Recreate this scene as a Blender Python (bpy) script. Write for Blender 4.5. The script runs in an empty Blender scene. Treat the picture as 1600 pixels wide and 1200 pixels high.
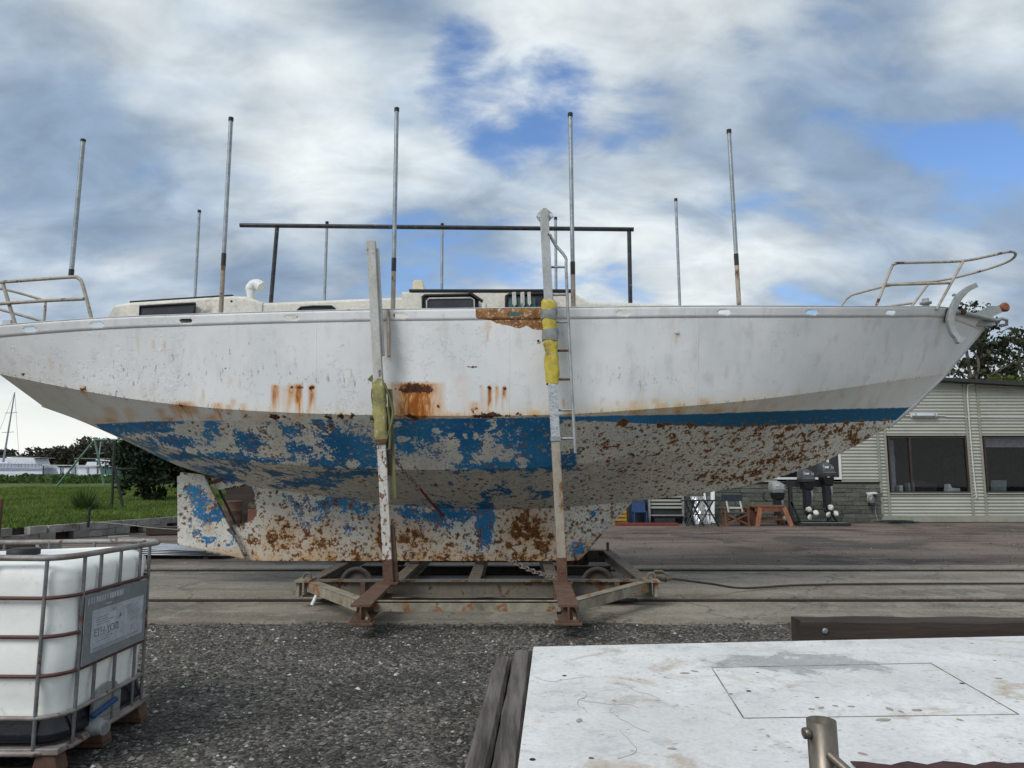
import bpy, bmesh, math, random
import numpy as np
from mathutils import Vector, Matrix

# ---------------------------------------------------------------- camera, sky, sun, exposure
SC = bpy.context.scene
COL = SC.collection
R = math.radians
PITCH, EYE, FPX = R(7.13), 1.6, 1150.0
cd = bpy.data.cameras.new('camera')
cam = bpy.data.objects.new('camera', cd); COL.objects.link(cam)
cam.location = (0, 0, EYE); cam.rotation_euler = (R(90) + PITCH, 0, 0)
cd.sensor_width = 36.0; cd.lens = FPX / 1600 * 36; cd.clip_start = 0.05; cd.clip_end = 4000
SC.camera = cam
SC.view_settings.view_transform = 'Standard'; SC.view_settings.look = 'None'
SC.view_settings.gamma = 1.0; SC.view_settings.use_curve_mapping = False
SC.view_settings.exposure = 0.56
SUN_EL, SUN_AZ = R(42), R(-140)        # azimuth from +Y, clockwise
sd = bpy.data.lights.new('sun', 'SUN'); sd.energy = 1.5; sd.angle = R(28); sd.color = (1, .975, .94)
so = bpy.data.objects.new('sun', sd); COL.objects.link(so)
sv = Vector((math.sin(SUN_AZ) * math.cos(SUN_EL), math.cos(SUN_AZ) * math.cos(SUN_EL), math.sin(SUN_EL)))
so.rotation_euler = sv.to_track_quat('Z', 'Y').to_euler(); so.location = (-20, -20, 30)


class NT:
    """small helper round a node tree"""
    def __init__(s, nt): s.nt = nt; nt.nodes.clear()
    def n(s, t, ins=None, **kw):
        nd = s.nt.nodes.new(t)
        for k, v in kw.items(): setattr(nd, k, v)
        for k, v in (ins or {}).items(): s.set(nd.inputs[k], v)
        return nd
    def set(s, sock, v):
        if isinstance(v, bpy.types.NodeSocket): s.nt.links.new(v, sock)
        elif isinstance(v, (tuple, list)) and len(v) == 3 and sock.type == 'RGBA': sock.default_value = (*v, 1)
        else: sock.default_value = v
    def m(s, op, a, b=0.0, c=0.0, clamp=False):
        nd = s.n('ShaderNodeMath', operation=op, use_clamp=clamp)
        s.set(nd.inputs[0], a); s.set(nd.inputs[1], b); s.set(nd.inputs[2], c); return nd.outputs[0]
    def vm(s, op, a, b=(0, 0, 0)):
        nd = s.n('ShaderNodeVectorMath', operation=op); s.set(nd.inputs[0], a)
        if isinstance(b, (int, float)): nd.inputs['Scale'].default_value = b
        else: s.set(nd.inputs[1], b)
        return nd.outputs['Value'] if op in ('DOT_PRODUCT', 'LENGTH') else nd.outputs[0]
    def ramp(s, v, a, b, lo=0.0, hi=1.0, smooth=True):
        nd = s.n('ShaderNodeMapRange', interpolation_type='SMOOTHSTEP' if smooth else 'LINEAR', clamp=True)
        s.set(nd.inputs['Value'], v)
        for k, x in zip(('From Min', 'From Max', 'To Min', 'To Max'), (a, b, lo, hi)): s.set(nd.inputs[k], x)
        return nd.outputs[0]
    def mix(s, f, a, b, mode='MIX'):
        nd = s.n('ShaderNodeMix', data_type='RGBA', blend_type=mode, clamp_factor=True)
        s.set(nd.inputs[0], f); s.set(nd.inputs[6], a); s.set(nd.inputs[7], b); return nd.outputs[2]
    def noise(s, vec, scale, detail=5, rough=.55, dist=0.0, col=False):
        nd = s.n('ShaderNodeTexNoise', {'Vector': vec, 'Scale': scale, 'Detail': detail, 'Roughness': rough, 'Distortion': dist})
        return nd.outputs['Color' if col else 'Fac']
    def voro(s, vec, scale, feature='F1', out='Distance', rnd=1.0):
        return s.n('ShaderNodeTexVoronoi', {'Vector': vec, 'Scale': scale, 'Randomness': rnd}, feature=feature).outputs[out]
    def sep(s, v):
        nd = s.n('ShaderNodeSeparateXYZ'); s.set(nd.inputs[0], v); return nd.outputs
    def comb(s, x, y, z):
        nd = s.n('ShaderNodeCombineXYZ'); s.set(nd.inputs[0], x); s.set(nd.inputs[1], y); s.set(nd.inputs[2], z); return nd.outputs[0]


def ray(px, py):
    u, v = (px - 800) / FPX, (600 - py) / FPX
    return Vector((u, math.cos(PITCH) - v * math.sin(PITCH), math.sin(PITCH) + v * math.cos(PITCH)))
def at(px, py, Y):                       # photo measurement -> place in the yard at distance Y
    d = ray(px, py); d = d * (Y / d.y); return Vector((d.x, d.y, d.z + EYE))
def atz(px, py, Z):
    d = ray(px, py); d = d * ((Z - EYE) / d.z); return Vector((d.x, d.y, Z))

W = bpy.data.worlds.new('World'); SC.world = W; W.use_nodes = True
w = NT(W.node_tree)
sky = w.n('ShaderNodeTexSky', sky_type='NISHITA', sun_disc=False, sun_elevation=SUN_EL, sun_rotation=SUN_AZ, altitude=0, air_density=1.0, dust_density=.6, ozone_density=2.0)
tc = w.n('ShaderNodeTexCoord').outputs['Generated']
d = w.vm('NORMALIZE', tc)
dx, dy, dz = w.sep(d)
den = w.m('ADD', w.m('MAXIMUM', dz, 0.0), .42)
uv = w.comb(w.m('DIVIDE', dx, den), w.m('DIVIDE', dy, den), 0.0)
uvr = w.n('ShaderNodeMapping', {'Vector': uv, 'Location': (3.1, 1.7, .4), 'Rotation': (0, 0, R(-32)), 'Scale': (.8, 1.25, 1)}).outputs[0]
big = w.noise(uvr, 1.7, 5, .55, .3)
fine = w.noise(uvr, 5.0, 6, .5, .3)
dens = w.m('ADD', w.m('MULTIPLY', big, 1.0), w.m('SUBTRACT', w.m('MULTIPLY', fine, .55), .275))
holes = 0.0                              # breaks in the overcast seen over the boat
for px, py, rad, amt in ((790, 135, 7.5, .30), (930, 160, 7, .12), (1560, 270, 6.5, .13), (1430, 300, 5.5, .12), (1500, 290, 5, .08), (1215, 375, 7, .13), (600, 20, 9, .15), (700, 60, 8, .08), (1300, 420, 8, .10)):
    hd = ray(px, py).normalized()
    g = w.ramp(w.vm('DOT_PRODUCT', d, tuple(hd)), math.cos(R(rad)), 1.0)
    holes = w.m('ADD', holes, w.m('MULTIPLY', g, amt))
cover = w.ramp(w.m('SUBTRACT', w.m('ADD', dens, .20), w.m('ADD', holes, w.m('MULTIPLY', w.m('SUBTRACT', w.noise(uvr, 8.5, 8, .6, .5), .5), -.28))), .37, .57)
shade = w.noise(w.n('ShaderNodeMapping', {'Vector': uvr, 'Location': (1.3, -.8, 2)}).outputs[0], 2.0, 6, .5, .3)
lum = w.m('ADD', w.m('ADD', w.m('MULTIPLY', shade, .75), w.m('MULTIPLY', dens, .25)), w.m('MULTIPLY', w.m('SUBTRACT', fine, .5), .16))
for px, py, rad, amt in ((1500, 385, 13, -.17), (1250, 340, 11, -.13), (60, 290, 13, -.14), (250, 400, 11, -.12), (690, 320, 10, -.10), (700, 70, 9, -.08), (1560, 90, 12, -.06), (380, 110, 11, .10), (590, 190, 10, .10), (1180, 220, 11, .09), (850, 40, 9, .10), (200, 30, 9, .05), (900, 260, 9, .06)):
    hd = ray(px, py).normalized()        # heavier and lighter masses of cloud
    lum = w.m('ADD', lum, w.m('MULTIPLY', w.ramp(w.vm('DOT_PRODUCT', d, tuple(hd)), math.cos(R(rad)), 1.0), amt * .55))
lum = w.ramp(lum, .35, .62)
ccol = w.mix(lum, (1.95, 2.65, 3.6), (5.4, 5.8, 5.9))
puff = w.noise(uvr, 8.5, 9, .58, .5); pf = w.m('ADD', w.m('MULTIPLY', w.m('SUBTRACT', puff, .5), .85), 1.0)
ccol = w.mix(1.0, ccol, w.comb(pf, pf, pf), 'MULTIPLY')
hz = w.ramp(dz, .02, .20)                 # thin bright haze towards the horizon
ccol = w.mix(hz, (6.6, 6.75, 6.4), ccol)
skyb = w.mix(1.0, sky.outputs[0], (.85, 1.0, 1.18), 'MULTIPLY')
fin = w.mix(w.m('MAXIMUM', cover, w.ramp(dz, .16, .0)), skyb, ccol)
bg = w.n('ShaderNodeBackground', {'Color': fin, 'Strength': .1})
out = w.n('ShaderNodeOutputWorld'); W.node_tree.links.new(bg.outputs[0], out.inputs[0])


# ---------------------------------------------------------------- materials
def newmat(name):
    m = bpy.data.materials.new(name); m.use_nodes = True; return m, NT(m.node_tree)
def finish(t, m, col, rough=.7, metal=0.0, height=None, bstr=.3, bdist=.01, spec=.4, **kw):
    b = t.n('ShaderNodeBsdfPrincipled', {'Base Color': col, 'Roughness': rough, 'Metallic': metal, 'Specular IOR Level': spec, **kw})
    if height is not None:
        bp = t.n('ShaderNodeBump', {'Height': height, 'Strength': bstr, 'Distance': bdist})
        t.set(b.inputs['Normal'], bp.outputs[0])
    o = t.n('ShaderNodeOutputMaterial'); t.nt.links.new(b.outputs[0], o.inputs[0]); return m
def pm(name, c1, c2=None, scale=6, detail=6, rough=.7, metal=0.0, bump=.25, bscale=45, bdist=.004, rust=0.0, rscale=7, stretch=(1, 1, 1), rand=0.0, rcol=((.055, .022, .012), (.23, .085, .025)), spec=.4, dirt=0.0):
    m, t = newmat(name)
    v = t.n('ShaderNodeTexCoord').outputs['Object']
    oi = t.n('ShaderNodeObjectInfo').outputs['Random']
    v = t.n('ShaderNodeMapping', {'Vector': t.vm('ADD', v, t.comb(t.m('MULTIPLY', oi, 31.0), t.m('MULTIPLY', oi, 17.0), 0.0)) if rand else v, 'Scale': stretch}).outputs[0]
    a = t.noise(v, scale, detail, .6)
    col = t.mix(t.ramp(a, .32, .68), c1, c2 or tuple(x * .72 for x in c1))
    fine = t.noise(v, bscale, 4, .6)
    col = t.mix(.35, col, t.mix(t.ramp(fine, .35, .65), (.55, .55, .55), (1, 1, 1)), 'MULTIPLY')
    rg = rough
    if dirt:
        dn = t.noise(v, scale * .45, 7, .65, .4)
        col = t.mix(t.ramp(dn, .62 - .25 * dirt, .72), col, (.10, .085, .065))
    if rust:
        rn = t.noise(v, rscale, 8, .68, .3)
        k = t.ramp(rn, .70 - .3 * rust, .735 - .3 * rust)
        rc = t.mix(t.ramp(t.noise(v, rscale * 3.1, 5, .6), .35, .65), *rcol)
        col = t.mix(k, col, rc); rg = t.m('ADD', t.m('MULTIPLY', k, .88 - rough), rough)
        metal = t.m('MULTIPLY', t.m('SUBTRACT', 1.0, k), metal) if metal else 0.0
    if rand:
        s = t.m('ADD', t.m('MULTIPLY', oi, 2 * rand), 1 - rand)
        col = t.mix(1.0, col, t.comb(s, s, s), 'MULTIPLY')
    return finish(t, m, col, rg, metal, t.m('ADD', fine, a), bump, bdist, spec)
MAT = {}
def defmat(key, *a, **k): MAT[key] = pm(key, *a, **k)
RUSTC = ((.05, .02, .011), (.19, .065, .02))
defmat('galv', (.36, .39, .42), (.25, .28, .30), scale=9, rough=.45, metal=.55, bump=.12)
defmat('galv_rust', (.40, .42, .43), (.28, .29, .30), scale=9, rough=.5, metal=.4, rust=.34, rscale=6)
defmat('pole_rust', (.44, .39, .33), (.30, .25, .2), scale=11, rough=.7, rust=.55, rscale=9, stretch=(1, 1, .5))
defmat('black_paint', (.014, .015, .017), (.03, .03, .032), scale=12, rough=.38, rust=0, bump=.1)
defmat('black_chip', (.012, .013, .015), (.035, .036, .04), scale=12, rough=.4, rust=.22, rscale=14, rcol=((.28, .30, .32), (.16, .15, .14)))
defmat('rail_tube', (.44, .40, .34), (.33, .29, .24), scale=9, rough=.6, rust=.42, rscale=5, rcol=((.07, .03, .025), (.20, .12, .09)))
defmat('cabin', (.62, .60, .54), (.70, .67, .58), scale=2.2, rough=.5, bump=.1, bscale=22, dirt=.15)
defmat('cabin_yellow', (.66, .58, .40), (.7, .64, .5), scale=3, rough=.5)
defmat('cap_paint', (.55, .57, .59), (.44, .46, .47), scale=5, rough=.55, rust=.18)
defmat('deck', (.36, .36, .34), rough=.8)
defmat('rubber', (.012, .012, .013), rough=.6, bump=.1)
defmat('cradle', (.115, .102, .085), (.17, .15, .115), scale=5, rough=.85, dirt=.5, rust=.46, rscale=5, rcol=((.045, .024, .016), (.13, .06, .03)))
defmat('cradle_pale', (.30, .275, .21), (.20, .18, .135), scale=7, rough=.8, dirt=.45, rust=.50, rscale=6, rcol=((.17, .07, .03), (.24, .13, .06)))
defmat('cradle_rust', (.14, .078, .05), (.085, .048, .034), scale=9, rough=.9, rust=.42, rscale=9, dirt=.3, rcol=((.04, .018, .012), (.19, .10, .06)))
defmat('wheel_steel', (.07, .06, .052), (.045, .038, .033), scale=7, rough=.75, rust=.35)
defmat('saw_line', (.10, .085, .075), (.35, .33, .30), scale=6, rough=.9)
defmat('post_flaky', (.60, .58, .55), (.50, .48, .44), scale=9, rough=.7, rust=.58, rscale=17, rcol=((.06, .028, .018), (.26, .14, .075)), stretch=(1, 1, .6))
defmat('post_white', (.52, .52, .50), (.42, .41, .38), scale=6, rough=.7, rust=.22, rscale=9, stretch=(1, 1, .6), rcol=((.12, .09, .07), (.22, .17, .13)))
defmat('post_galv', (.47, .48, .47), (.36, .37, .36), scale=5, rough=.55, metal=.25, rust=.12, stretch=(1, 1, .5))
defmat('post_tan', (.37, .33, .27), (.26, .21, .16), scale=8, rough=.75, rust=.5, rscale=8, stretch=(1, 1, .6), rcol=((.16, .07, .03), (.3, .2, .12)))
defmat('foil', (.62, .64, .66), (.45, .47, .5), scale=14, rough=.22, metal=.75, bump=.6, bscale=24, bdist=.012)
defmat('yellow_pad', (.62, .50, .06), (.42, .34, .06), scale=8, rough=.65, bump=.5, bscale=30, bdist=.008, dirt=.15)
defmat('olive_pad', (.36, .33, .12), (.20, .19, .08), scale=8, rough=.75, bump=.6, bscale=28, bdist=.01, dirt=.3)
defmat('tendril', (.42, .36, .30), rough=.9)
defmat('olive_strap', (.19, .19, .085), (.12, .125, .065), scale=11, rough=.85, stretch=(1, 1, .3))
defmat('tape', (.21, .22, .22), (.28, .29, .29), scale=9, rough=.5, bump=.4, bscale=26, bdist=.006)
defmat('concrete', (.19, .175, .145), (.13, .12, .10), scale=1.6, detail=9, rough=.85, bump=.5, bscale=60, bdist=.006, dirt=.25)
defmat('concrete_rail', (.065, .045, .035), (.04, .028, .022), scale=5, rough=.7, rust=.3)
defmat('block', (.33, .32, .30), (.23, .225, .21), scale=5, rough=.9, rand=.22, dirt=.25, bump=.5)
defmat('timber_dark', (.055, .040, .032), (.028, .022, .018), scale=5, rough=.85, stretch=(.12, 1, 1), bump=.7, bscale=36, bdist=.008)
defmat('timber_y', (.17, .15, .135), (.04, .033, .03), scale=15, rough=.9, stretch=(1, .07, 1), bump=.9, bscale=26, bdist=.012)
defmat('brick', (.135, .14, .115), (.10, .105, .088), scale=9, rough=.9, rand=.24, bump=.8, bscale=26, bdist=.02)
defmat('mortar', (.055, .057, .048), rough=.95)
defmat('clad', (.40, .405, .355), (.36, .365, .32), scale=1.2, rough=.5, bump=.05, dirt=.08, rand=.05)
defmat('batten', (.30, .30, .25), (.25, .25, .205), scale=3, rough=.6)
defmat('fascia', (.035, .037, .036), rough=.6)
defmat('brown_frame', (.050, .034, .029), rough=.45, bump=.05)
defmat('white_paint', (.74, .75, .74), (.66, .67, .66), scale=5, rough=.5, bump=.08)
defmat('off_white', (.60, .60, .56), (.48, .48, .44), scale=7, rough=.6, dirt=.12)
defmat('motor_grey', (.075, .085, .095), (.06, .066, .074), scale=6, rough=.32, bump=.05)
defmat('motor_black', (.012, .013, .016), rough=.42, bump=.08)
defmat('motor_leg', (.022, .026, .034), rough=.38, bump=.06)
defmat('prop_white', (.70, .69, .64), (.56, .55, .5), scale=9, rough=.42)
defmat('red_wood', (.20, .082, .045), (.12, .05, .03), scale=6, rough=.7, stretch=(1, 1, .2), bump=.4)
defmat('orange_wood', (.36, .16, .085), (.25, .105, .055), scale=6, rough=.65, stretch=(1, 1, .25), bump=.3)
defmat('chair_cloth', (.055, .075, .072), (.04, .055, .055), scale=9, rough=.9)
defmat('navy_cloth', (.03, .04, .055), rough=.9)
defmat('blue_plastic', (.02, .055, .16), (.015, .04, .11), scale=6, rough=.45)
defmat('yellow_plastic', (.45, .26, .03), rough=.5)
defmat('red_paint', (.20, .035, .025), (.14, .03, .022), scale=6, rough=.6, rust=.2)
defmat('green_paint', (.05, .13, .09), (.04, .10, .07), scale=6, rough=.6, rust=.12)
defmat('swing_green', (.13, .22, .17), (.09, .16, .12), scale=5, rough=.6, rust=.15)
defmat('swing_dark', (.022, .028, .025), rough=.6)
defmat('grey_plastic', (.30, .31, .31), rough=.5)
defmat('ibc_plate', (.17, .19, .205), (.21, .225, .24), scale=6, rough=.5, dirt=.2)
defmat('ibc_paper', (.42, .46, .50), (.36, .40, .44), scale=16, rough=.6, dirt=.08)
defmat('ibc_print', (.50, .53, .57), rough=.6)
defmat('ink_green', (.16, .27, .27), rough=.7)
defmat('ink_dark', (.27, .31, .35), rough=.7)
defmat('cage', (.24, .25, .26), (.15, .155, .16), scale=8, rough=.45, metal=.45, rust=.34)
defmat('cage_rust', (.105, .04, .034), (.075, .032, .028), scale=8, rough=.6, rust=.25, rcol=((.05, .022, .02), (.2, .13, .11)))
defmat('cage_mix', (.30, .29, .28), (.2, .16, .14), scale=8, rough=.55, metal=.2, rust=.42, rscale=5, rcol=((.09, .035, .025), (.17, .085, .06)))
defmat('pallet_rust', (.13, .072, .048), (.075, .044, .032), scale=7, rough=.8, rust=.35)
defmat('blue_cap', (.015, .07, .21), rough=.4)
defmat('steel_pipe', (.20, .175, .145), (.14, .12, .10), scale=9, rough=.38, metal=.7, stretch=(1, 1, .4), bump=.15, rust=.12)
defmat('rust_sheet', (.075, .032, .03), (.045, .02, .02), scale=9, rough=.85, bump=.6)
defmat('bark', (.16, .13, .11), (.09, .075, .065), scale=6, rough=.9, stretch=(1, 1, .3), bump=.8)
defmat('anchor_grey', (.30, .32, .32), (.24, .26, .26), scale=8, rough=.5, rust=.06)
defmat('roller', (.30, .12, .05), (.20, .07, .035), scale=14, rough=.75, rust=.3)
defmat('boat_white', (.72, .74, .78), (.62, .64, .68), scale=2, rough=.4)
defmat('boat_blue', (.30, .34, .42), rough=.5)
defmat('rope', (.42, .40, .34), rough=.9)
defmat('sheet_zinc', (.42, .45, .48), (.32, .35, .38), scale=4, rough=.4, metal=.35)
defmat('cable', (.035, .028, .024), (.06, .04, .03), scale=12, rough=.7)
defmat('chain', (.22, .19, .17), (.13, .10, .085), scale=20, rough=.7, rust=.3, rscale=20)
defmat('hose', (.02, .05, .045), rough=.5)
defmat('interior', (.11, .155, .185), rough=.9)
defmat('desk', (.16, .12, .10), rough=.6)
defmat('laptop', (.22, .25, .26), rough=.4)
defmat('paper', (.62, .64, .66), rough=.7)
defmat('curtain', (.40, .38, .42), rough=.9)
defmat('sail_cover', (.06, .075, .12), rough=.8)
defmat('teal', (.06, .15, .14), rough=.6)
defmat('lamp_white', (.62, .68, .74), (.55, .6, .66), scale=5, rough=.35)
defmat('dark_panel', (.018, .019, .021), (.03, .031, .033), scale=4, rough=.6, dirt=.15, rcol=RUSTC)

def glass(name, tint=(.55, .6, .62), rough=.02, alpha_mix=.5):
    m, t = newmat(name)
    g = t.n('ShaderNodeBsdfGlossy', {'Color': (.9, .93, .95), 'Roughness': rough})
    tr = t.n('ShaderNodeBsdfTransparent', {'Color': tint})
    fr = t.n('ShaderNodeFresnel', {'IOR': 1.5}).outputs[0]
    mx = t.n('ShaderNodeMixShader', {0: t.m('ADD', t.m('MULTIPLY', fr, .6), alpha_mix)})
    t.nt.links.new(tr.outputs[0], mx.inputs[1]); t.nt.links.new(g.outputs[0], mx.inputs[2])
    o = t.n('ShaderNodeOutputMaterial'); t.nt.links.new(mx.outputs[0], o.inputs[0]); return m
MAT['glass'] = glass('office_glass', (.86, .90, .92), .02, .0)
MAT['dark_glass'] = pm('dark_glass', (.012, .014, .018), rough=.12, bump=.03, dirt=.1)
MAT['dusty_glass'] = pm('dusty_glass', (.05, .052, .062), (.035, .036, .045), rough=.25, bump=.03)


# ---------------------------------------------------------------- mesh builder
class MB:
    def __init__(s): s.v = []; s.f = []; s.sm = []
    def add(s, vs, fs, smooth=False):
        o = len(s.v); s.v += [tuple(x) for x in vs]; s.f += [tuple(i + o for i in f) for f in fs]; s.sm += [smooth] * len(fs); return s
    def box(s, x0, x1, y0, y1, z0, z1):
        return s.add([(x, y, z) for z in (z0, z1) for y in (y0, y1) for x in (x0, x1)],
                     [(0, 2, 3, 1), (4, 5, 7, 6), (0, 1, 5, 4), (2, 6, 7, 3), (0, 4, 6, 2), (1, 3, 7, 5)])
    def bar(s, p, q, w_, h, up=(0, 0, 1), w2=None, h2=None):
        p, q = Vector(p), Vector(q); d_ = (q - p).normalized(); up = Vector(up)
        if abs(d_.dot(up)) > .98: up = Vector((0, 1, 0))
        a = d_.cross(up).normalized(); b = a.cross(d_).normalized(); vs = []
        for c, ww, hh in ((p, w_, h), (q, w2 or w_, h2 or h)):
            for i, j in ((-1, -1), (1, -1), (1, 1), (-1, 1)): vs.append(c + a * (i * ww / 2) + b * (j * hh / 2))
        return s.add(vs, [(3, 2, 1, 0), (4, 5, 6, 7), (0, 1, 5, 4), (1, 2, 6, 5), (2, 3, 7, 6), (3, 0, 4, 7)])
    def tube(s, pts, r, n=8, cap=True, closed=False):
        pts = [Vector(p) for p in pts]; k = len(pts); rr = r if isinstance(r, (list, tuple)) else [r] * k
        vs = []; prev = None
        for i, p in enumerate(pts):
            if closed: t = (pts[(i + 1) % k] - pts[i - 1]).normalized()
            else: t = (pts[min(i + 1, k - 1)] - pts[max(i - 1, 0)]).normalized()
            if prev is None:
                up = Vector((0, 0, 1)) if abs(t.z) < .9 else Vector((0, 1, 0)); a = t.cross(up).normalized()
            else: a = (prev - t * prev.dot(t)).normalized()
            prev = a; b = t.cross(a)
            vs += [p + (a * math.cos(2 * math.pi * j / n) + b * math.sin(2 * math.pi * j / n)) * rr[i] for j in range(n)]
        fs = [(i * n + j, i * n + (j + 1) % n, ((i + 1) % k) * n + (j + 1) % n, ((i + 1) % k) * n + j) for i in range(k if closed else k - 1) for j in range(n)]
        s.add(vs, fs, True)
        if cap and not closed: s.add(vs[:n], [tuple(range(n))[::-1]]); s.add(vs[-n:], [tuple(range(n))])
        return s
    def prism(s, poly, ext):                 # poly: 3-D points in a plane, ext: extrusion vector
        poly = [Vector(p) for p in poly]; e = Vector(ext); n = len(poly)
        return s.add(poly + [p + e for p in poly], [tuple(range(n)), tuple(range(2 * n - 1, n - 1, -1))] + [(i, i + n, (i + 1) % n + n, (i + 1) % n) for i in range(n)])
    def lathe(s, prof, c, axis=(0, 0, 1), n=16, smooth=True):
        c = Vector(c); ax = Vector(axis).normalized(); up = Vector((0, 0, 1)) if abs(ax.z) < .9 else Vector((1, 0, 0))
        a = ax.cross(up).normalized(); b = ax.cross(a)
        vs = [c + ax * h + (a * math.cos(2 * math.pi * j / n) + b * math.sin(2 * math.pi * j / n)) * r for r, h in prof for j in range(n)]
        k = len(prof)
        s.add(vs, [(i * n + j, i * n + (j + 1) % n, (i + 1) * n + (j + 1) % n, (i + 1) * n + j) for i in range(k - 1) for j in range(n)], smooth)
        s.add(vs[:n], [tuple(range(n))[::-1]]); s.add(vs[-n:], [tuple(range(n))]); return s
    def grid(s, P, smooth=False):            # P[i][j] points
        ni, nj = len(P), len(P[0])
        return s.add([p for r_ in P for p in r_], [(i * nj + j, (i + 1) * nj + j, (i + 1) * nj + j + 1, i * nj + j + 1) for i in range(ni - 1) for j in range(nj - 1)], smooth)
    def mesh(s, name, org=Vector((0, 0, 0))):
        me = bpy.data.meshes.new(name)
        me.from_pydata([(x - org.x, y - org.y, z - org.z) for x, y, z in s.v], [], s.f)
        me.polygons.foreach_set('use_smooth', s.sm); me.update(); return me
    def build(s, name, mat, parent=None, bevel=0.0, fix=True, solid=0.0):
        org = root_loc(parent) if parent else Vector((0, 0, 0))
        if not parent:                       # a thing of one mesh: origin at its base
            vs = np.array(s.v); org = Vector(((vs[:, 0].min() + vs[:, 0].max()) / 2, (vs[:, 1].min() + vs[:, 1].max()) / 2, vs[:, 2].min()))
        me = s.mesh(name, org)
        if fix:
            bm = bmesh.new(); bm.from_mesh(me); bmesh.ops.recalc_face_normals(bm, faces=bm.faces); bm.to_mesh(me); bm.free()
        o = link(name, me, mat, parent)
        if not parent: o.location = org
        if solid:
            md = o.modifiers.new('thickness', 'SOLIDIFY'); md.thickness = solid; md.offset = 0
        if bevel:
            md = o.modifiers.new('bevel', 'BEVEL'); md.width = bevel; md.segments = 2; md.limit_method = 'ANGLE'
        return o
def root_loc(o):
    while o.parent: o = o.parent
    return o.location.copy()
def link(name, me, mat, parent=None):
    o = bpy.data.objects.new(name, me); COL.objects.link(o)
    if mat is not None:
        me.materials.clear(); me.materials.append(MAT[mat] if isinstance(mat, str) else mat)
    if parent: o.parent = parent
    return o
def tag(o, label=None, cat=None, group=None, kind=None):
    for k, v in (('label', label), ('category', cat), ('group', group), ('kind', kind)):
        if v: o[k] = v
    return o
def thing(name, loc, label, cat, group=None):
    o = bpy.data.objects.new(name, None); COL.objects.link(o); o.location = loc; o.empty_display_size = .1
    return tag(o, label, cat, group)
def arc(pts, n=6):                       # smooth path through points (Catmull-Rom)
    P = [Vector(p) for p in pts]; out = []
    for i in range(len(P) - 1):
        a, b, c, e = P[max(i - 1, 0)], P[i], P[i + 1], P[min(i + 2, len(P) - 1)]
        for k in range(n):
            t = k / n
            out.append(.5 * ((2 * b) + (c - a) * t + (2 * a - 5 * b + 4 * c - e) * t * t + (3 * b - a - 3 * c + e) * t ** 3))
    return out + [P[-1]]
random.seed(7); RNG = np.random.default_rng(7)

# ---------------------------------------------------------------- ground, slipway
def gravel_mat():
    m, t = newmat('yard_gravel')
    v = t.n('ShaderNodeTexCoord').outputs['Object']
    x, y, z = t.sep(v)
    back = t.ramp(y, 12.6, 14.0)
    cell = t.voro(v, 42, out='Color'); cd_ = t.voro(v, 42)
    g = t.sep(cell)[0]
    near = t.mix(t.ramp(g, .1, .95, smooth=False), (.034, .031, .028), (.18, .165, .142))
    near = t.mix(t.ramp(g, .955, .965), near, (.34, .33, .30))
    near = t.mix(t.ramp(t.noise(v, .7, 6, .62, .6), .42, .60), near, t.mix(1.0, near, (.50, .50, .52), 'MULTIPLY'))
    bn = t.noise(t.n('ShaderNodeMapping', {'Vector': v, 'Scale': (.28, 1.0, 1)}).outputs[0], .9, 8, .62, .5)
    far = t.mix(t.ramp(bn, .36, .64), (.14, .104, .086), (.26, .208, .175))
    far = t.mix(t.ramp(t.noise(v, 34, 6, .75), .40, .60), t.mix(1.0, far, (.45, .45, .46), 'MULTIPLY'), far)
    far = t.mix(t.ramp(t.noise(v, .42, 4, .55, .6), .50, .60), far, t.mix(1.0, far, (.52, .54, .58), 'MULTIPLY'))
    col = t.mix(back, near, far)
    h = t.m('SUBTRACT', 1.0, cd_)
    h = t.m('ADD', h, t.m('MULTIPLY', t.noise(v, 9, 6, .6), 1.2))
    return finish(t, m, col, .85, 0, h, .75, .012, spec=.3)
MAT['gravel'] = gravel_mat()
def sheet(name, x0, x1, y0, y1, z, mat, nx=1, ny=1, zf=None):
    P = [[(x0 + (x1 - x0) * i / nx, y0 + (y1 - y0) * j / ny, z + (zf(x0 + (x1 - x0) * i / nx, y0 + (y1 - y0) * j / ny) if zf else 0)) for j in range(ny + 1)] for i in range(nx + 1)]
    me = MB().grid(P, True).mesh(name); o = link(name, me, mat); tag(o, kind='structure'); return o
sheet('ground', -1500, 1500, -60, 2500, 0, 'gravel')

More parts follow.
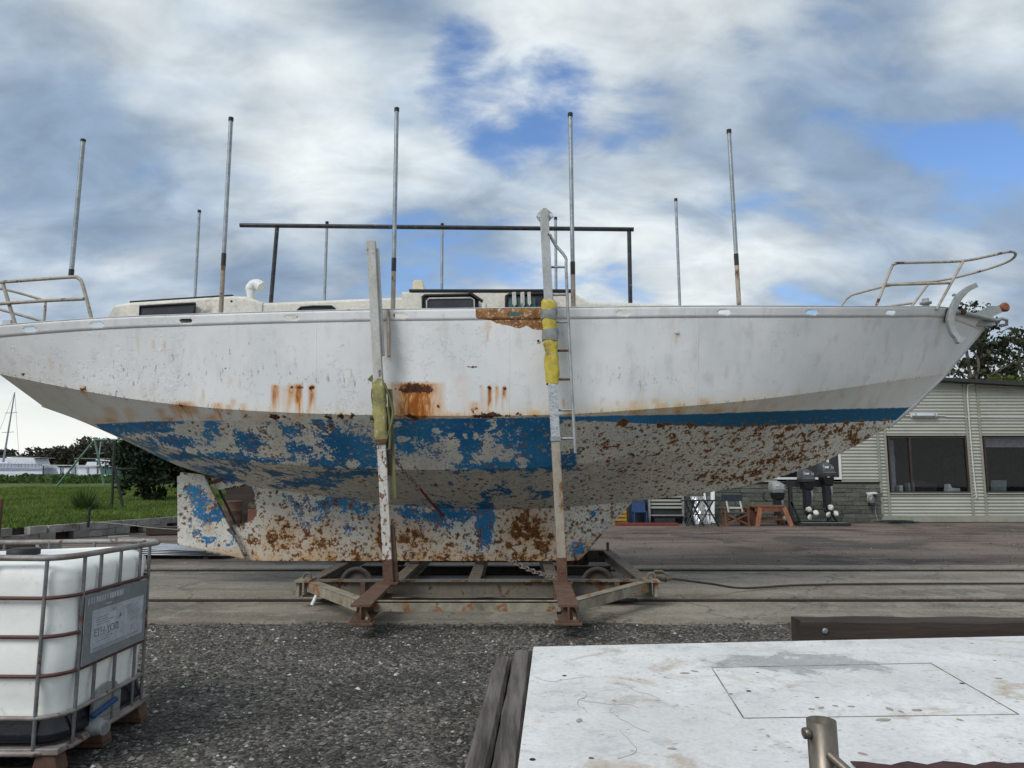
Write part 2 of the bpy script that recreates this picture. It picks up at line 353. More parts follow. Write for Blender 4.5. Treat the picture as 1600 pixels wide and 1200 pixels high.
def slab_mat():
    m, t = newmat('slipway_concrete')
    v = t.n('ShaderNodeTexCoord').outputs['Object']; x, y, z = t.sep(v)
    sx = t.n('ShaderNodeMapping', {'Vector': v, 'Scale': (.22, 1, 1)}).outputs[0]
    n1 = t.noise(sx, 1.5, 9, .62, .3); n2 = t.noise(v, 34, 5, .65)
    mid = t.m('MULTIPLY', t.ramp(y, 9.75, 9.85), t.ramp(y, 12.75, 12.6))
    c = t.mix(t.ramp(n1, .3, .7), (.16, .142, .112), (.33, .295, .235))
    c = t.mix(t.m('MULTIPLY', mid, .8), c, t.mix(t.ramp(n1, .3, .7), (.22, .17, .105), (.40, .315, .19)))
    st = t.ramp(t.noise(t.n('ShaderNodeMapping', {'Vector': v, 'Scale': (.3, 1.3, 1), 'Location': (4.3, .4, 0)}).outputs[0], .8, 6, .6, .4), .47, .62)
    c = t.mix(t.m('MULTIPLY', st, t.m('ADD', t.m('MULTIPLY', mid, .65), .06)), c, (.27, .12, .045))
    c = t.mix(t.ramp(n2, .35, .62), t.mix(1.0, c, (.62, .62, .62), 'MULTIPLY'), c)
    c = t.mix(t.m('MULTIPLY', t.ramp(t.noise(v, 2.6, 8, .7, .6), .52, .60), .5), c, (.30, .275, .235))
    ck = t.voro(t.vm('ADD', v, t.vm('SCALE', t.noise(v, 1.5, 4, .6, col=True), .8)), .42, feature='DISTANCE_TO_EDGE')
    c = t.mix(t.m('MULTIPLY', t.ramp(ck, .010, .003), .5), c, (.04, .035, .03))
    c = t.mix(t.ramp(t.voro(v, 9), .07, .05), c, (.34, .33, .30))
    return finish(t, m, c, .78, 0, t.m('ADD', n1, n2), .5, .006)
MAT['slab'] = slab_mat()
slab = MB()
for y0, y1, dz_ in ((8.28, 9.57, .024), (9.91, 12.57, .022), (12.91, 13.45, .024)):
    n = 700; rows = []
    for i in range(n + 1):
        X = -40 + 100 * i / n; e0 = (.04 * math.sin(X * 2.3) + .03 * math.sin(X * 5.9 + 1) + (random.random() - .5) * .05) * (y0 < 9); e1 = (random.random() - .5) * (.07 if y1 > 13 else 0)
        rows.append([(X, y0 + e0, -.05), (X, y0 + e0 + .012, dz_), (X, y1 + e1 - .012, dz_), (X, y1 + e1, -.05)])
    slab.grid(rows)
slab_o = slab.build('slipway_slab', 'slab', fix=False); tag(slab_o, kind='structure')
for y in (9.74, 12.74):
    MB().box(-40, 60, y - .18, y + .18, -.05, .004).build('rail_groove', 'rubber', slab_o)
    rl = MB().box(-40, 60, y - .02, y + .035, .004, .028); rl.build('rail', 'concrete_rail', slab_o, bevel=.006)

# loose stones of the near gravel, one scatter of pebbles
def pebbles(name, n, area, smin, smax, mats, seed, keep=None, kind='stuff', label=None, parent=None):
    rng = np.random.default_rng(seed)
    base = np.array([(1, 0, 0), (.31, .95, 0), (-.81, .59, 0), (-.81, -.59, 0), (.31, -.95, 0), (0, 0, 1), (0, 0, -1)], float)
    tri = np.array([(0, 1, 5), (1, 2, 5), (2, 3, 5), (3, 4, 5), (4, 0, 5)])
    x = rng.uniform(area[0], area[1], n); y = area[2] + (area[3] - area[2]) * rng.random(n) ** 1.0
    if keep is not None: k = keep(x, y); x, y = x[k], y[k]
    n = len(x); s = smin + (smax - smin) * rng.random(n) ** 3.6
    a = rng.uniform(0, 6.283, n)
    V = base[None] * (s[:, None, None] * rng.uniform(.6, 1.25, (n, 7, 1))); V[:, :, 2] *= rng.uniform(.35, .8, n)[:, None]
    ca, sa = np.cos(a)[:, None], np.sin(a)[:, None]
    X = V[:, :, 0] * ca - V[:, :, 1] * sa * .75; Y = V[:, :, 0] * sa + V[:, :, 1] * ca * .75
    Z = V[:, :, 2] + (s * .15)[:, None]
    V = np.stack([X + x[:, None], Y + y[:, None], Z], 2).reshape(-1, 3)
    F = (tri[None] + (np.arange(n) * 7)[:, None, None]).reshape(-1, 3)
    me = bpy.data.meshes.new(name); me.vertices.add(len(V)); me.vertices.foreach_set('co', V.astype(np.float32).ravel())
    me.loops.add(F.size); me.loops.foreach_set('vertex_index', F.astype(np.int32).ravel())
    me.polygons.add(len(F)); me.polygons.foreach_set('loop_start', np.arange(0, F.size, 3, dtype=np.int32))
    me.update(calc_edges=True)
    for mm in mats: me.materials.append(mm)
    pick = np.repeat(rng.choice(len(mats), n, p=PEB_P[:len(mats)] / PEB_P[:len(mats)].sum()), 5)
    me.polygons.foreach_set('material_index', pick.astype(np.int32))
    o = bpy.data.objects.new(name, me); COL.objects.link(o); tag(o, label, 'gravel', kind=kind); return o
PEB_P = np.array([.33, .36, .22, .025, .06, .012])
PEB = [pm('pebble_%d' % i, c, rough=.8, bump=.1) for i, c in enumerate(((.046, .043, .039), (.105, .098, .088), (.20, .185, .162), (.42, .40, .36), (.20, .165, .12), (.58, .56, .51)))]
def keep_near(x, y): return ~((x < -2.45) & (y < 5.1) & (x > -3.6) & (y > 4.1))
pebbles('gravel', 75000, (-5.2, 5.0, 3.0, 8.36), .005, .027, PEB, 3, keep_near, label='dark gravel with pale shell chips in front of the slipway')
pebbles('yard_stones', 9000, (-9, 16, 13.5, 25.5), .008, .03, PEB[:5], 5, label='scattered small stones on the brown yard behind the slipway')

# ---------------------------------------------------------------- the yacht
YC = 11.2
LN = {'sheer': [(-7.35, 1.5, 3.56), (-6.77, 1.63, 3.58), (-5.3, 1.85, 3.63), (-4.09, 1.97, 3.65), (-2.84, 2.05, 3.67), (-1.62, 2.07, 3.69), (-.4, 2.09, 3.7), (.81, 2.06, 3.72), (2.47, 1.92, 3.77), (4.32, 1.48, 3.87), (5.4, 1.07, 3.96), (6.42, .57, 4.06), (6.84, .34, 4.04), (7.36, .04, 3.97)],
 'c1': [(-6.99, 1.27, 2.98), (-5.94, 1.51, 2.77), (-4.98, 1.7, 2.6), (-4.1, 1.8, 2.49), (-3.25, 1.89, 2.42), (-2.42, 1.94, 2.38), (-1.61, 1.96, 2.36), (-.4, 1.99, 2.35), (.81, 1.93, 2.38), (1.63, 1.85, 2.44), (2.49, 1.68, 2.52), (3.42, 1.42, 2.63), (4.46, 1.02, 2.79), (5.63, .51, 2.99), (6.64, .04, 3.16)],
 'c2': [(-7.12, .1, 2.66), (-6.6, .39, 2.5), (-5.82, .75, 2.27), (-5.05, .98, 2.06), (-4.38, 1.09, 1.91), (-3.45, 1.23, 1.79), (-2.56, 1.32, 1.73), (-1.7, 1.35, 1.69), (-.42, 1.4, 1.69), (.42, 1.37, 1.72), (1.29, 1.28, 1.81), (2.18, 1.15, 1.94), (3.13, .9, 2.1), (4.15, .59, 2.21), (5.03, .3, 2.29), (5.72, .05, 2.35)],
 'root': [(-7.17, .03, 2.65), (-6.54, .07, 2.43), (-5.78, .1, 2.11), (-4.98, .13, 1.75), (-4.49, .13, 1.6), (-3.81, .14, 1.45), (-2.85, .14, 1.31), (-1.9, .15, 1.19), (-1.14, .15, 1.14), (0, .16, 1.12), (.95, .15, 1.16), (1.76, .14, 1.23), (2.86, .13, 1.35), (3.83, .11, 1.54), (4.71, .08, 1.83), (5.22, .06, 2.07), (5.74, .04, 2.36)]}
def hermite(xs, ys, x):
    xs, ys = np.asarray(xs, float), np.asarray(ys, float); dl = np.diff(ys) / np.diff(xs)
    m = np.empty_like(ys); m[1:-1] = (dl[:-1] + dl[1:]) / 2; m[0], m[-1] = dl[0], dl[-1]
    i = np.clip(np.searchsorted(xs, x) - 1, 0, len(xs) - 2); h = xs[i + 1] - xs[i]; t = (x - xs[i]) / h
    return (2 * t**3 - 3 * t**2 + 1) * ys[i] + (t**3 - 2 * t**2 + t) * h * m[i] + (-2 * t**3 + 3 * t**2) * ys[i + 1] + (t**3 - t**2) * h * m[i + 1]
def line(n, x):
    a = np.array(LN[n]); k = np.ones(3) / 3
    return hermite(a[:, 0], a[:, 1], x), hermite(a[:, 0], a[:, 2], x)
WLX = [-7.2, -5.66, -3.24, -.4, .81, 1.63, 2.49, 3.41, 4.44, 5.94, 7]; WLZ = [2.36, 2.325, 2.315, 2.32, 2.35, 2.375, 2.41, 2.47, 2.54, 2.63, 2.7]
BLUE=[(-5.27,2.26,0.654,0.078,0.9),(-5.63,2.3,0.384,0.046,0.6),(-4.72,2.07,0.606,0.073,0.5),(-3.96,2.2,0.202,0.094,0.6),(-4.56,1.88,0.855,0.048,0.6),(-3.46,2.05,0.223,0.112,0.6),(-3.44,1.8,0.543,0.05,0.5),(-2.85,2.19,0.188,0.093,0.5),(-2.77,1.97,0.218,0.097,0.4),(-2.21,2,0.337,0.2,0.75),(-2.38,1.76,0.346,0.066,0.4),(-2.13,1.63,0.357,0.068,0.5),(-1.98,1.84,0.213,0.115,0.7),(-1.31,2.18,0.328,0.139,0.8),(-0.89,2.24,0.407,0.092,0.8),(-1.25,1.96,0.25,0.128,0.4),(-0.54,2.04,0.132,0.237,0.8),(-0.36,2.23,0.243,0.107,0.8),(-0.08,2.04,0.248,0.158,0.45),(-0.34,1.73,0.253,0.083,0.8),(0.33,2.04,0.166,0.27,0.9),(0.46,1.8,0.3,0.115,0.9),(0.17,1.76,0.34,0.066,0.6),(0,2.27,0.488,0.061,0.5),(-2.92,1.5,0.491,0.074,0.55),(-3.31,1.63,0.393,0.062,0.35),(-4.13,1.68,0.556,0.062,0.5),(-5.21,1.96,0.617,0.061,0.4),(0.41,1.35,0.166,0.076,0.6),(-0.18,1.5,0.141,0.161,0.3),(-2.56,1.19,0.228,0.085,0.9),(-2.23,1.12,0.143,0.084,0.7),(-1.04,1.07,0.237,0.114,0.6),(-0.76,1.03,0.114,0.084,0.6),(-0.38,0.93,0.104,0.321,0.9),(-0.52,0.61,0.151,0.111,0.6),(-1.52,1.07,0.171,0.094,0.4),(1.23,1.03,0.076,0.149,0.6),(0.99,0.54,0.094,0.074,0.8),(0.48,2.43,0.081,0.032,0.2),(-2.41,0.79,0.133,0.093,0.3),(-2.84,0.93,0.114,0.093,0.3),(-4.19,1.59,0.241,0.093,0.7)]
RUDDER_BLUE=[(-4.73,1.4,0.135,0.077,0.9),(-4.6,1.21,0.116,0.135,0.9),(-4.33,1.05,0.212,0.116,0.9),(-4.63,0.74,0.077,0.077,0.5),(-4.45,0.67,0.135,0.058,0.6),(-4.17,0.71,0.097,0.097,0.6),(-4.08,0.86,0.077,0.097,0.5),(-4.48,1.26,0.058,0.058,0.3)]
RUST=[(-3.4,0.7,0.264,0.26,0.35),(-2.83,0.65,0.284,0.222,0.3),(-1.89,0.65,0.132,0.333,0.5),(-1.46,0.65,0.283,0.222,0.38),(0.21,0.84,0.283,0.26,0.5),(0.47,0.61,0.245,0.166,0.4),(-0.09,0.61,0.188,0.139,0.25),(-3.58,0.56,0.236,0.111,0.25),(-0.94,0.56,0.283,0.111,0.22),(2.03,1.81,0.786,0.17,0.12),(2.63,2.07,0.814,0.148,0.16),(3.62,2.17,0.754,0.135,0.2),(4.69,2.27,0.697,0.124,0.24),(5.19,2.16,0.333,0.111,0.3),(3.19,1.59,0.617,0.093,0.3),(3.75,1.78,0.539,0.165,0.26),(4.23,1.96,0.439,0.163,0.26),(1.66,2.29,0.622,0.077,0.12),(2.38,2.27,0.578,0.063,0.2),(3.36,2.29,0.635,0.065,0.2),(1.44,2.29,0.077,0.054,0.6),(1.93,2.26,0.089,0.047,0.4),(2.38,2.27,0.112,0.039,0.4),(1,2.05,0.343,0.199,0.08),(1.27,1.97,0.264,0.081,0.15),(-0.83,1.96,0.249,0.064,0.12),(-2.71,2.24,0.152,0.046,0.3),(-4.58,2.31,0.661,0.046,0.1),(-3.67,2.23,0.357,0.054,0.15),(-2.33,2.22,0.083,0.054,0.35),(-1.21,2.31,0.081,0.038,0.4),(-0.28,2.36,0.193,0.035,0.9),(-0.48,2.42,0.064,0.048,0.6),(-0.12,2.4,0.048,0.032,0.6),(0.06,2.38,0.073,0.032,0.6),(-2.99,2.37,0.109,0.038,0.8),(-2.3,2.36,0.057,0.038,0.7),(-2.16,2.35,0.057,0.038,0.7),(-2.02,2.37,0.049,0.031,0.6),(-1.29,2.36,0.081,0.031,0.5),(-3.43,2.4,0.061,0.038,0.5),(-1.22,2.69,0.218,0.072,0.95),(-1.33,2.71,0.129,0.056,0.5),(-1.06,2.65,0.089,0.121,0.6),(-0.93,2.46,0.04,0.048,0.6),(-3,2.73,0.05,0.024,0.7),(-2.79,2.72,0.041,0.024,0.6),(-2.7,2.72,0.049,0.04,0.7),(-2.53,2.71,0.049,0.032,0.7),(-0.28,2.69,0.032,0.032,0.8),(-0.19,2.7,0.024,0.024,0.7),(-0.09,2.69,0.032,0.032,0.8),(-0.38,2.71,0.032,0.016,0.6),(-0.51,2.96,0.089,0.013,0.6),(-0.64,2.95,0.024,0.016,0.3),(-0.62,3.07,0.016,0.016,0.3),(-2.85,2.92,0.058,0.011,0.5),(-3.02,3.06,0.012,0.065,0.5),(-6.64,2.96,0.211,0.024,0.45),(-5.65,2.74,0.078,0.039,0.6),(-5.61,2.87,0.029,0.025,0.5),(-5.14,2.68,0.038,0.033,0.5),(-6.24,2.85,0.308,0.023,0.25),(-4.23,2.5,0.126,0.031,0.55),(-4.62,2.4,0.077,0.038,0.4),(-3.76,2.46,0.087,0.039,0.4),(-3.69,2.4,0.106,0.03,0.4),(-3.88,2.39,0.045,0.03,0.4),(-3.43,2.39,0.052,0.038,0.4),(-5.46,2.45,0.165,0.037,0.25),(-5.07,2.41,0.127,0.03,0.2),(2.11,3.42,0.025,0.024,0.6),(0.38,3.6,0.13,0.113,0.2)]
STREAK=[(-3,2.73,2.4,0.05,0.8),(-2.88,2.71,2.43,0.05,0.25),(-2.79,2.73,2.39,0.058,0.7),(-2.7,2.74,2.39,0.049,0.9),(-2.53,2.73,2.4,0.041,0.8),(-1.21,2.75,2.35,0.291,0.95),(-0.93,2.51,2.35,0.065,0.6),(-0.28,2.7,2.39,0.028,0.9),(-0.19,2.71,2.48,0.024,0.7),(-0.1,2.7,2.48,0.028,0.8),(-0.38,2.71,2.39,0.024,0.3),(-0.47,2.51,2.35,0.072,0.5),(-4.23,2.53,2.34,0.139,0.7),(-4.38,2.5,2.36,0.055,0.5),(-4.11,2.48,2.34,0.071,0.5),(-4.59,2.46,2.36,0.066,0.45),(-3.76,2.51,2.35,0.068,0.6),(-3.61,2.49,2.37,0.051,0.5),(-3.42,2.5,2.36,0.042,0.4),(-5.41,2.5,2.38,0.114,0.4),(-5.08,2.47,2.36,0.106,0.25),(-5.65,2.77,2.62,0.058,0.4),(-4.61,3.32,3.2,0.017,0.4),(-4.46,3.3,3.17,0.017,0.4),(-4.82,3.35,3.23,0.017,0.25),(-6.1,3.13,3,0.029,0.25),(2.11,3.42,3.26,0.017,0.4),(0.65,2.55,2.43,0.016,0.6),(1.55,2.54,2.39,0.05,0.3),(1.93,2.51,2.4,0.086,0.3),(2.15,2.5,2.41,0.061,0.4),(2.49,2.59,2.45,0.072,0.35),(3.07,2.61,2.54,0.019,0.5),(3.33,2.61,2.49,0.049,0.2),(1.34,2.54,2.49,0.025,0.4),(1.84,2.57,2.49,0.051,0.35),(1.14,2.58,2.5,0.025,0.2),(-4.06,2.77,2.65,0.026,0.1),(-3.59,2.83,2.72,0.025,0.25),(-3.46,2.8,2.7,0.017,0.25),(-3.55,2.56,2.47,0.034,0.4),(-3.95,2.69,2.57,0.017,0.3),(-2.04,2.93,2.75,0.024,0.1),(0.4,3.52,3.32,0.024,0.3),(-0.3,3.52,3.35,0.032,0.35),(0.4,3.4,3.37,0.024,0.3),(-1.56,3.68,3.07,0.024,0.25),(-0.64,2.83,2.35,0.113,0.12),(-1.61,2.75,2.37,0.065,0.15)]
def blobs(L, X, Z, p=2.0):
    o = np.zeros_like(X)
    for cx, cz, rx, rz, s_ in L:
        k = np.abs(X - cx) < rx * 3
        if not k.any(): continue
        q = ((X[k] - cx) / rx) ** 2 + ((Z[k] - cz) / rz) ** 2
        o[k] = np.maximum(o[k], s_ * np.exp(-q * .75)) + .25 * np.minimum(o[k], s_ * np.exp(-q * .75))
    return o
_ng = np.random.default_rng(11); _NT = _ng.random((4, 512))
def n1(x, k=0):
    i = np.floor(x).astype(int); f = x - i; f = f * f * (3 - 2 * f); return _NT[k, i % 512] * (1 - f) + _NT[k, (i + 1) % 512] * f
def wear(X, Z, part):
    """paint condition of the hull at each point: r flaking blue, g scab rust, b rust wash, a height over the waterline"""
    wl = np.interp(X, WLX, WLZ); above = Z - wl
    blue = blobs(RUDDER_BLUE if part == 'rudder' else BLUE, X, Z)
    band = np.clip((X - .9) / 2.2, 0, 1) * .13 + .05 * np.clip((X - .3) / .5, 0, 1)
    blue = np.maximum(blue, 1.25 * (band > 0) * np.clip((above + band) / .03 + .5, 0, 1) * (above <= .02) * np.clip((X - .4) / .6, 0, 1))
    blue = np.maximum(blue, .85 * np.clip(1 - (-above) / .11, 0, 1) * np.clip((-4.1 - X) / .5, 0, 1))
    blue -= .30 * np.clip((X - .8) / .8, 0, 1) * (above < -band - .03)
    blue = blue + np.where(X < .9, .07, .0) * (part == 'low') + np.where(X > -3.3, .10, .04) * (part == 'keel') + .04
    rust = blobs(RUST, X, Z) + np.where((X > .9) & (above < -.1), .09, 0) + np.where((X <= .9) & (above < -.05), .04, 0) - np.where(above > .04, .22, 0) - np.where((above > -band + .02) & (above <= .04) & (X > .9), .2, 0)
    wash = np.zeros_like(X)
    for cx, z0, z1, hw, s_ in STREAK:
        k = (np.abs(X - cx) < hw * 2.2) & (Z < z0 + .05) & (Z > z1 - .06)
        if not k.any(): continue
        t = (z0 - Z[k]) / (z0 - z1); jag = (.45 + 1.1 * n1(X[k] * 70 + cx * 9)) if hw < .2 else (.35 + .35 * n1(X[k] * 40))
        a = np.clip(1.35 - np.abs(X[k] - cx) / hw, 0, 1) ** .7 * np.clip(1 + (z0 - Z[k]) / .03, 0, 1) * np.clip(1 - (t * jag - .55) / .6, 0, 1)
        wash[k] = np.maximum(wash[k], s_ * a)
    wash = np.maximum(wash, .75 * np.clip(1 - np.abs(above - .03) / .07, 0, 1) * np.clip(n1(X * 7, 2) * 1.9 - .85, 0, 1) * (X < 3))
    if part == 'keel':
        wash = np.maximum(wash, np.clip(1 - (Z - .36) / (.22 + .4 * n1(X * 2.3 + 5, 3)), 0, 1) * (.45 + .6 * n1(X * 9, 1)))
        wash = np.maximum(wash, 1.6 * blobs([(a, b, c * 1.25, d_ * 1.3, e) for a, b, c, d_, e in RUST if b < 1.0], X, Z))
        rust = np.maximum(rust, .14 + .16 * np.clip(1 - (Z - .36) / .5, 0, 1))
    if part == 'rudder':
        wash = np.maximum(wash, np.clip(1 - (Z - .46 - .0 * X) / .14, 0, 1) * .8); wash = np.maximum(wash, .55 * np.exp(-((X + 4.45) / .05) ** 2) * (Z < 1.45) * (Z > .75))
        rust = np.maximum(rust, .10)
    return np.stack([blue, rust, wash, above], -1)
def hull_mat():
    m, t = newmat('hull_paint')
    v = t.n('ShaderNodeTexCoord').outputs['Object']; x, y, z = t.sep(v)
    at_ = t.n('ShaderNodeAttribute', attribute_name='wear'); blue, rust, wash = t.sep(at_.outputs['Vector']); above = at_.outputs['Alpha']
    at2 = t.n('ShaderNodeAttribute', attribute_name='zone'); yel, spk, prim = t.sep(at2.outputs['Vector'])
    nb = t.m('ADD', t.m('MULTIPLY', t.noise(v, 1.7, 9, .62, .4), .6), t.m('MULTIPLY', t.noise(v, 4.6, 9, .68, .3), .45)); nm = t.noise(v, 9, 8, .66, .2); nf = t.noise(v, 30, 6, .65); nl = t.noise(v, 1.1, 5, .55)
    # below the waterline: pale primer, flaked blue antifouling, scabs
    base = t.mix(t.ramp(nm, .3, .7), (.58, .56, .505), (.76, .74, .68))
    base = t.mix(t.ramp(nl, .38, .62), base, t.mix(1.0, base, (.86, .88, .90), 'MULTIPLY'))
    # small pits and barnacle scars
    vd = t.n('ShaderNodeVectorMath', operation='ADD'); t.set(vd.inputs[0], v); t.set(vd.inputs[1], t.vm('SCALE', t.noise(v, 14, 3, .6, col=True), .055))
    vp = t.voro(vd.outputs[0], 13.0); vpc = t.sep(t.voro(vd.outputs[0], 13.0, out='Color'))
    pit = t.m('MULTIPLY', t.ramp(vp, t.m('ADD', t.m('MULTIPLY', vpc[1], .34), .10), t.m('ADD', t.m('MULTIPLY', vpc[1], .30), .04)), t.ramp(t.m('ADD', vpc[0], spk), .78, .82))
    vp2 = t.voro(vd.outputs[0], 31.0); vpc2 = t.sep(t.voro(vd.outputs[0], 31.0, out='Color'))
    pit2 = t.m('MULTIPLY', t.ramp(vp2, .36, .28), t.ramp(t.m('ADD', vpc2[0], spk), .98, 1.02))
    pcol = t.mix(vpc[2], (.045, .024, .015), (.19, .12, .075))
    pcol = t.mix(t.ramp(vpc[2], .82, .86), pcol, (.10, .16, .26))
    fl = t.m('ADD', t.m('ADD', t.m('ADD', t.m('MULTIPLY', nb, .85), t.m('MULTIPLY', nm, .6)), t.m('MULTIPLY', nf, .50)), t.m('SUBTRACT', t.m('MULTIPLY', blue, .325), .495))
    lv = t.voro(vd.outputs[0], 4.4); lvc = t.sep(t.voro(vd.outputs[0], 4.4, out='Color')); lobe = t.m('MULTIPLY', t.ramp(lv, .52, .34), t.ramp(lvc[0], .50, .56))
    lobe = t.m('MULTIPLY', lobe, t.ramp(blue, 1.05, .85, 0.0, 1.0)); fl = t.m('SUBTRACT', fl, t.m('MULTIPLY', lobe, .17)); fl = t.m('ADD', fl, t.m('MULTIPLY', t.ramp(blue, .1, .4), .03))
    kb = t.ramp(fl, .626, .642)
    n3 = t.noise(v, 19, 7, .7, .4); kb2 = t.ramp(t.m('ADD', n3, t.m('MULTIPLY', t.m('SUBTRACT', fl, .58), .8)), .645, .66)
    kb = t.m('MULTIPLY', t.m('MAXIMUM', kb, t.m('MULTIPLY', kb2, .85)), t.m('SUBTRACT', 1.0, t.m('MULTIPLY', pit, t.ramp(blue, 1.05, .85, .06, .75))))
    bcol = t.mix(t.ramp(nl, .35, .65), (.014, .15, .35), (.03, .22, .45))
    bcol = t.mix(t.ramp(nf, .38, .60), t.mix(1.0, bcol, (.75, .78, .8), 'MULTIPLY'), bcol)
    bcol = t.mix(t.ramp(x, .8, 3.6), bcol, (.008, .10, .20))
    hal2 = t.m('MULTIPLY', t.ramp(vp, .62, .2), t.ramp(t.m('ADD', vpc[0], spk), .78, .95)); low = t.mix(t.m('MULTIPLY', hal2, .30), base, (.38, .26, .14))
    low = t.mix(t.m('MULTIPLY', pit, .88), low, pcol); low = t.mix(t.m('MULTIPLY', pit2, .7), low, (.12, .09, .07))
    low = t.mix(t.m('MULTIPLY', wash, t.ramp(nm, .25, .55, .35, .95)), low, t.mix(t.ramp(nf, .3, .7), (.42, .15, .022), (.56, .36, .12)))
    low = t.mix(kb, low, bcol)
    rim = t.m('MULTIPLY', t.ramp(fl, .60, .628), t.m('SUBTRACT', 1.0, kb)); low = t.mix(t.m('MULTIPLY', rim, .35), low, (.62, .62, .58))
    sc = t.m('ADD', t.m('ADD', t.m('MULTIPLY', nm, 1.0), t.m('MULTIPLY', nf, .42)), t.m('SUBTRACT', t.m('MULTIPLY', rust, .42), .21))
    ks = t.ramp(sc, .655, .675)
    rcol = t.mix(t.ramp(nf, .36, .62), (.040, .018, .010), (.21, .085, .026))
    halo = t.m('MULTIPLY', t.ramp(sc, .60, .66), .55)
    low = t.mix(halo, low, (.42, .24, .085)); low = t.mix(ks, low, rcol)
    # topsides: chalky white
    vs = t.n('ShaderNodeMapping', {'Vector': v, 'Scale': (1.0, 1.0, .30)}).outputs[0]
    runs = t.noise(vs, 5.5, 7, .6)
    top = t.mix(t.ramp(nl, .32, .68), (.655, .67, .68), (.76, .765, .765))
    top = t.mix(t.m('MULTIPLY', t.ramp(runs, .50, .70), .42), top, (.50, .475, .42))
    patch = t.ramp(t.noise(t.n('ShaderNodeMapping', {'Vector': v, 'Scale': (.35, 1, 1)}).outputs[0], 1.7, 5, .5), .50, .56); top = t.mix(t.m('MULTIPLY', patch, .16), top, (.72, .74, .75))
    top = t.mix(t.m('MULTIPLY', yel, t.ramp(runs, .30, .62, .35, 1.0)), top, (.60, .45, .20))
    gs = t.m('ADD', t.m('MULTIPLY', t.noise(vs, 26, 7, .7, .3), 1.0), t.m('MULTIPLY', spk, .13))
    top = t.mix(t.m('MULTIPLY', t.ramp(gs, .69, .72), .6), top, t.mix(vpc[2], (.14, .08, .04), (.26, .22, .17)))
    vg = t.n('ShaderNodeMapping', {'Vector': v, 'Scale': (1.0, 1.0, .22)}).outputs[0]
    wn = t.noise(vg, 24, 6, .65)
    top = t.mix(t.m('MULTIPLY', wash, t.ramp(wn, .26, .52, .7, 1.2)), top, t.mix(t.ramp(t.m('ADD', wash, t.m('MULTIPLY', t.m('SUBTRACT', wn, .5), 2.4)), .45, 1.15), (.60, .30, .075), (.29, .078, .010)))
    pk = t.ramp(t.m('ADD', prim, t.m('MULTIPLY', t.m('SUBTRACT', nm, .5), .75)), .47, .53)
    top = t.mix(pk, top, t.mix(t.ramp(nm, .35, .65), (.19, .075, .02), (.36, .17, .055)))
    top = t.mix(t.m('MULTIPLY', pk, t.ramp(nf, .55, .62)), top, (.50, .44, .36))
    top = t.mix(t.m('MULTIPLY', halo, .8), top, (.38, .17, .05)); top = t.mix(ks, top, t.mix(t.ramp(nf, .40, .62), (.032, .014, .010), (.10, .032, .014)))
    edge = t.m('ADD', above, t.m('MULTIPLY', t.m('SUBTRACT', nm, .5), .035))
    k = t.ramp(edge, -.008, .008)
    col = t.mix(k, low, top)
    h = t.m('ADD', t.m('ADD', t.m('MULTIPLY', kb, .5), t.m('MULTIPLY', ks, t.m('ADD', nf, .4))), t.m('MULTIPLY', t.m('MULTIPLY', pit, t.m('SUBTRACT', 1.0, k)), -.6))
    h = t.m('ADD', h, t.m('MULTIPLY', nf, .3))
    dent = t.noise(t.n('ShaderNodeMapping', {'Vector': v, 'Scale': (1.0, 1, .6)}).outputs[0], 1.6, 3, .5)
    seam = t.m('MULTIPLY', t.ramp(t.m('ABSOLUTE', t.m('SUBTRACT', t.m('FRACT', t.m('DIVIDE', t.m('ADD', x, 40.3), 2.44)), .5)), .004, .0), t.ramp(above, .0, .1))
    h = t.m('ADD', h, t.m('ADD', t.m('MULTIPLY', dent, 3.2), t.m('MULTIPLY', seam, .35)))
    rg = t.m('ADD', t.m('MULTIPLY', t.m('MAXIMUM', ks, wash), .3), t.ramp(k, 0, 1, .72, .52))
    return finish(t, m, col, rg, 0, h, .6, .010, spec=.35)
MAT['hull'] = hull_mat()

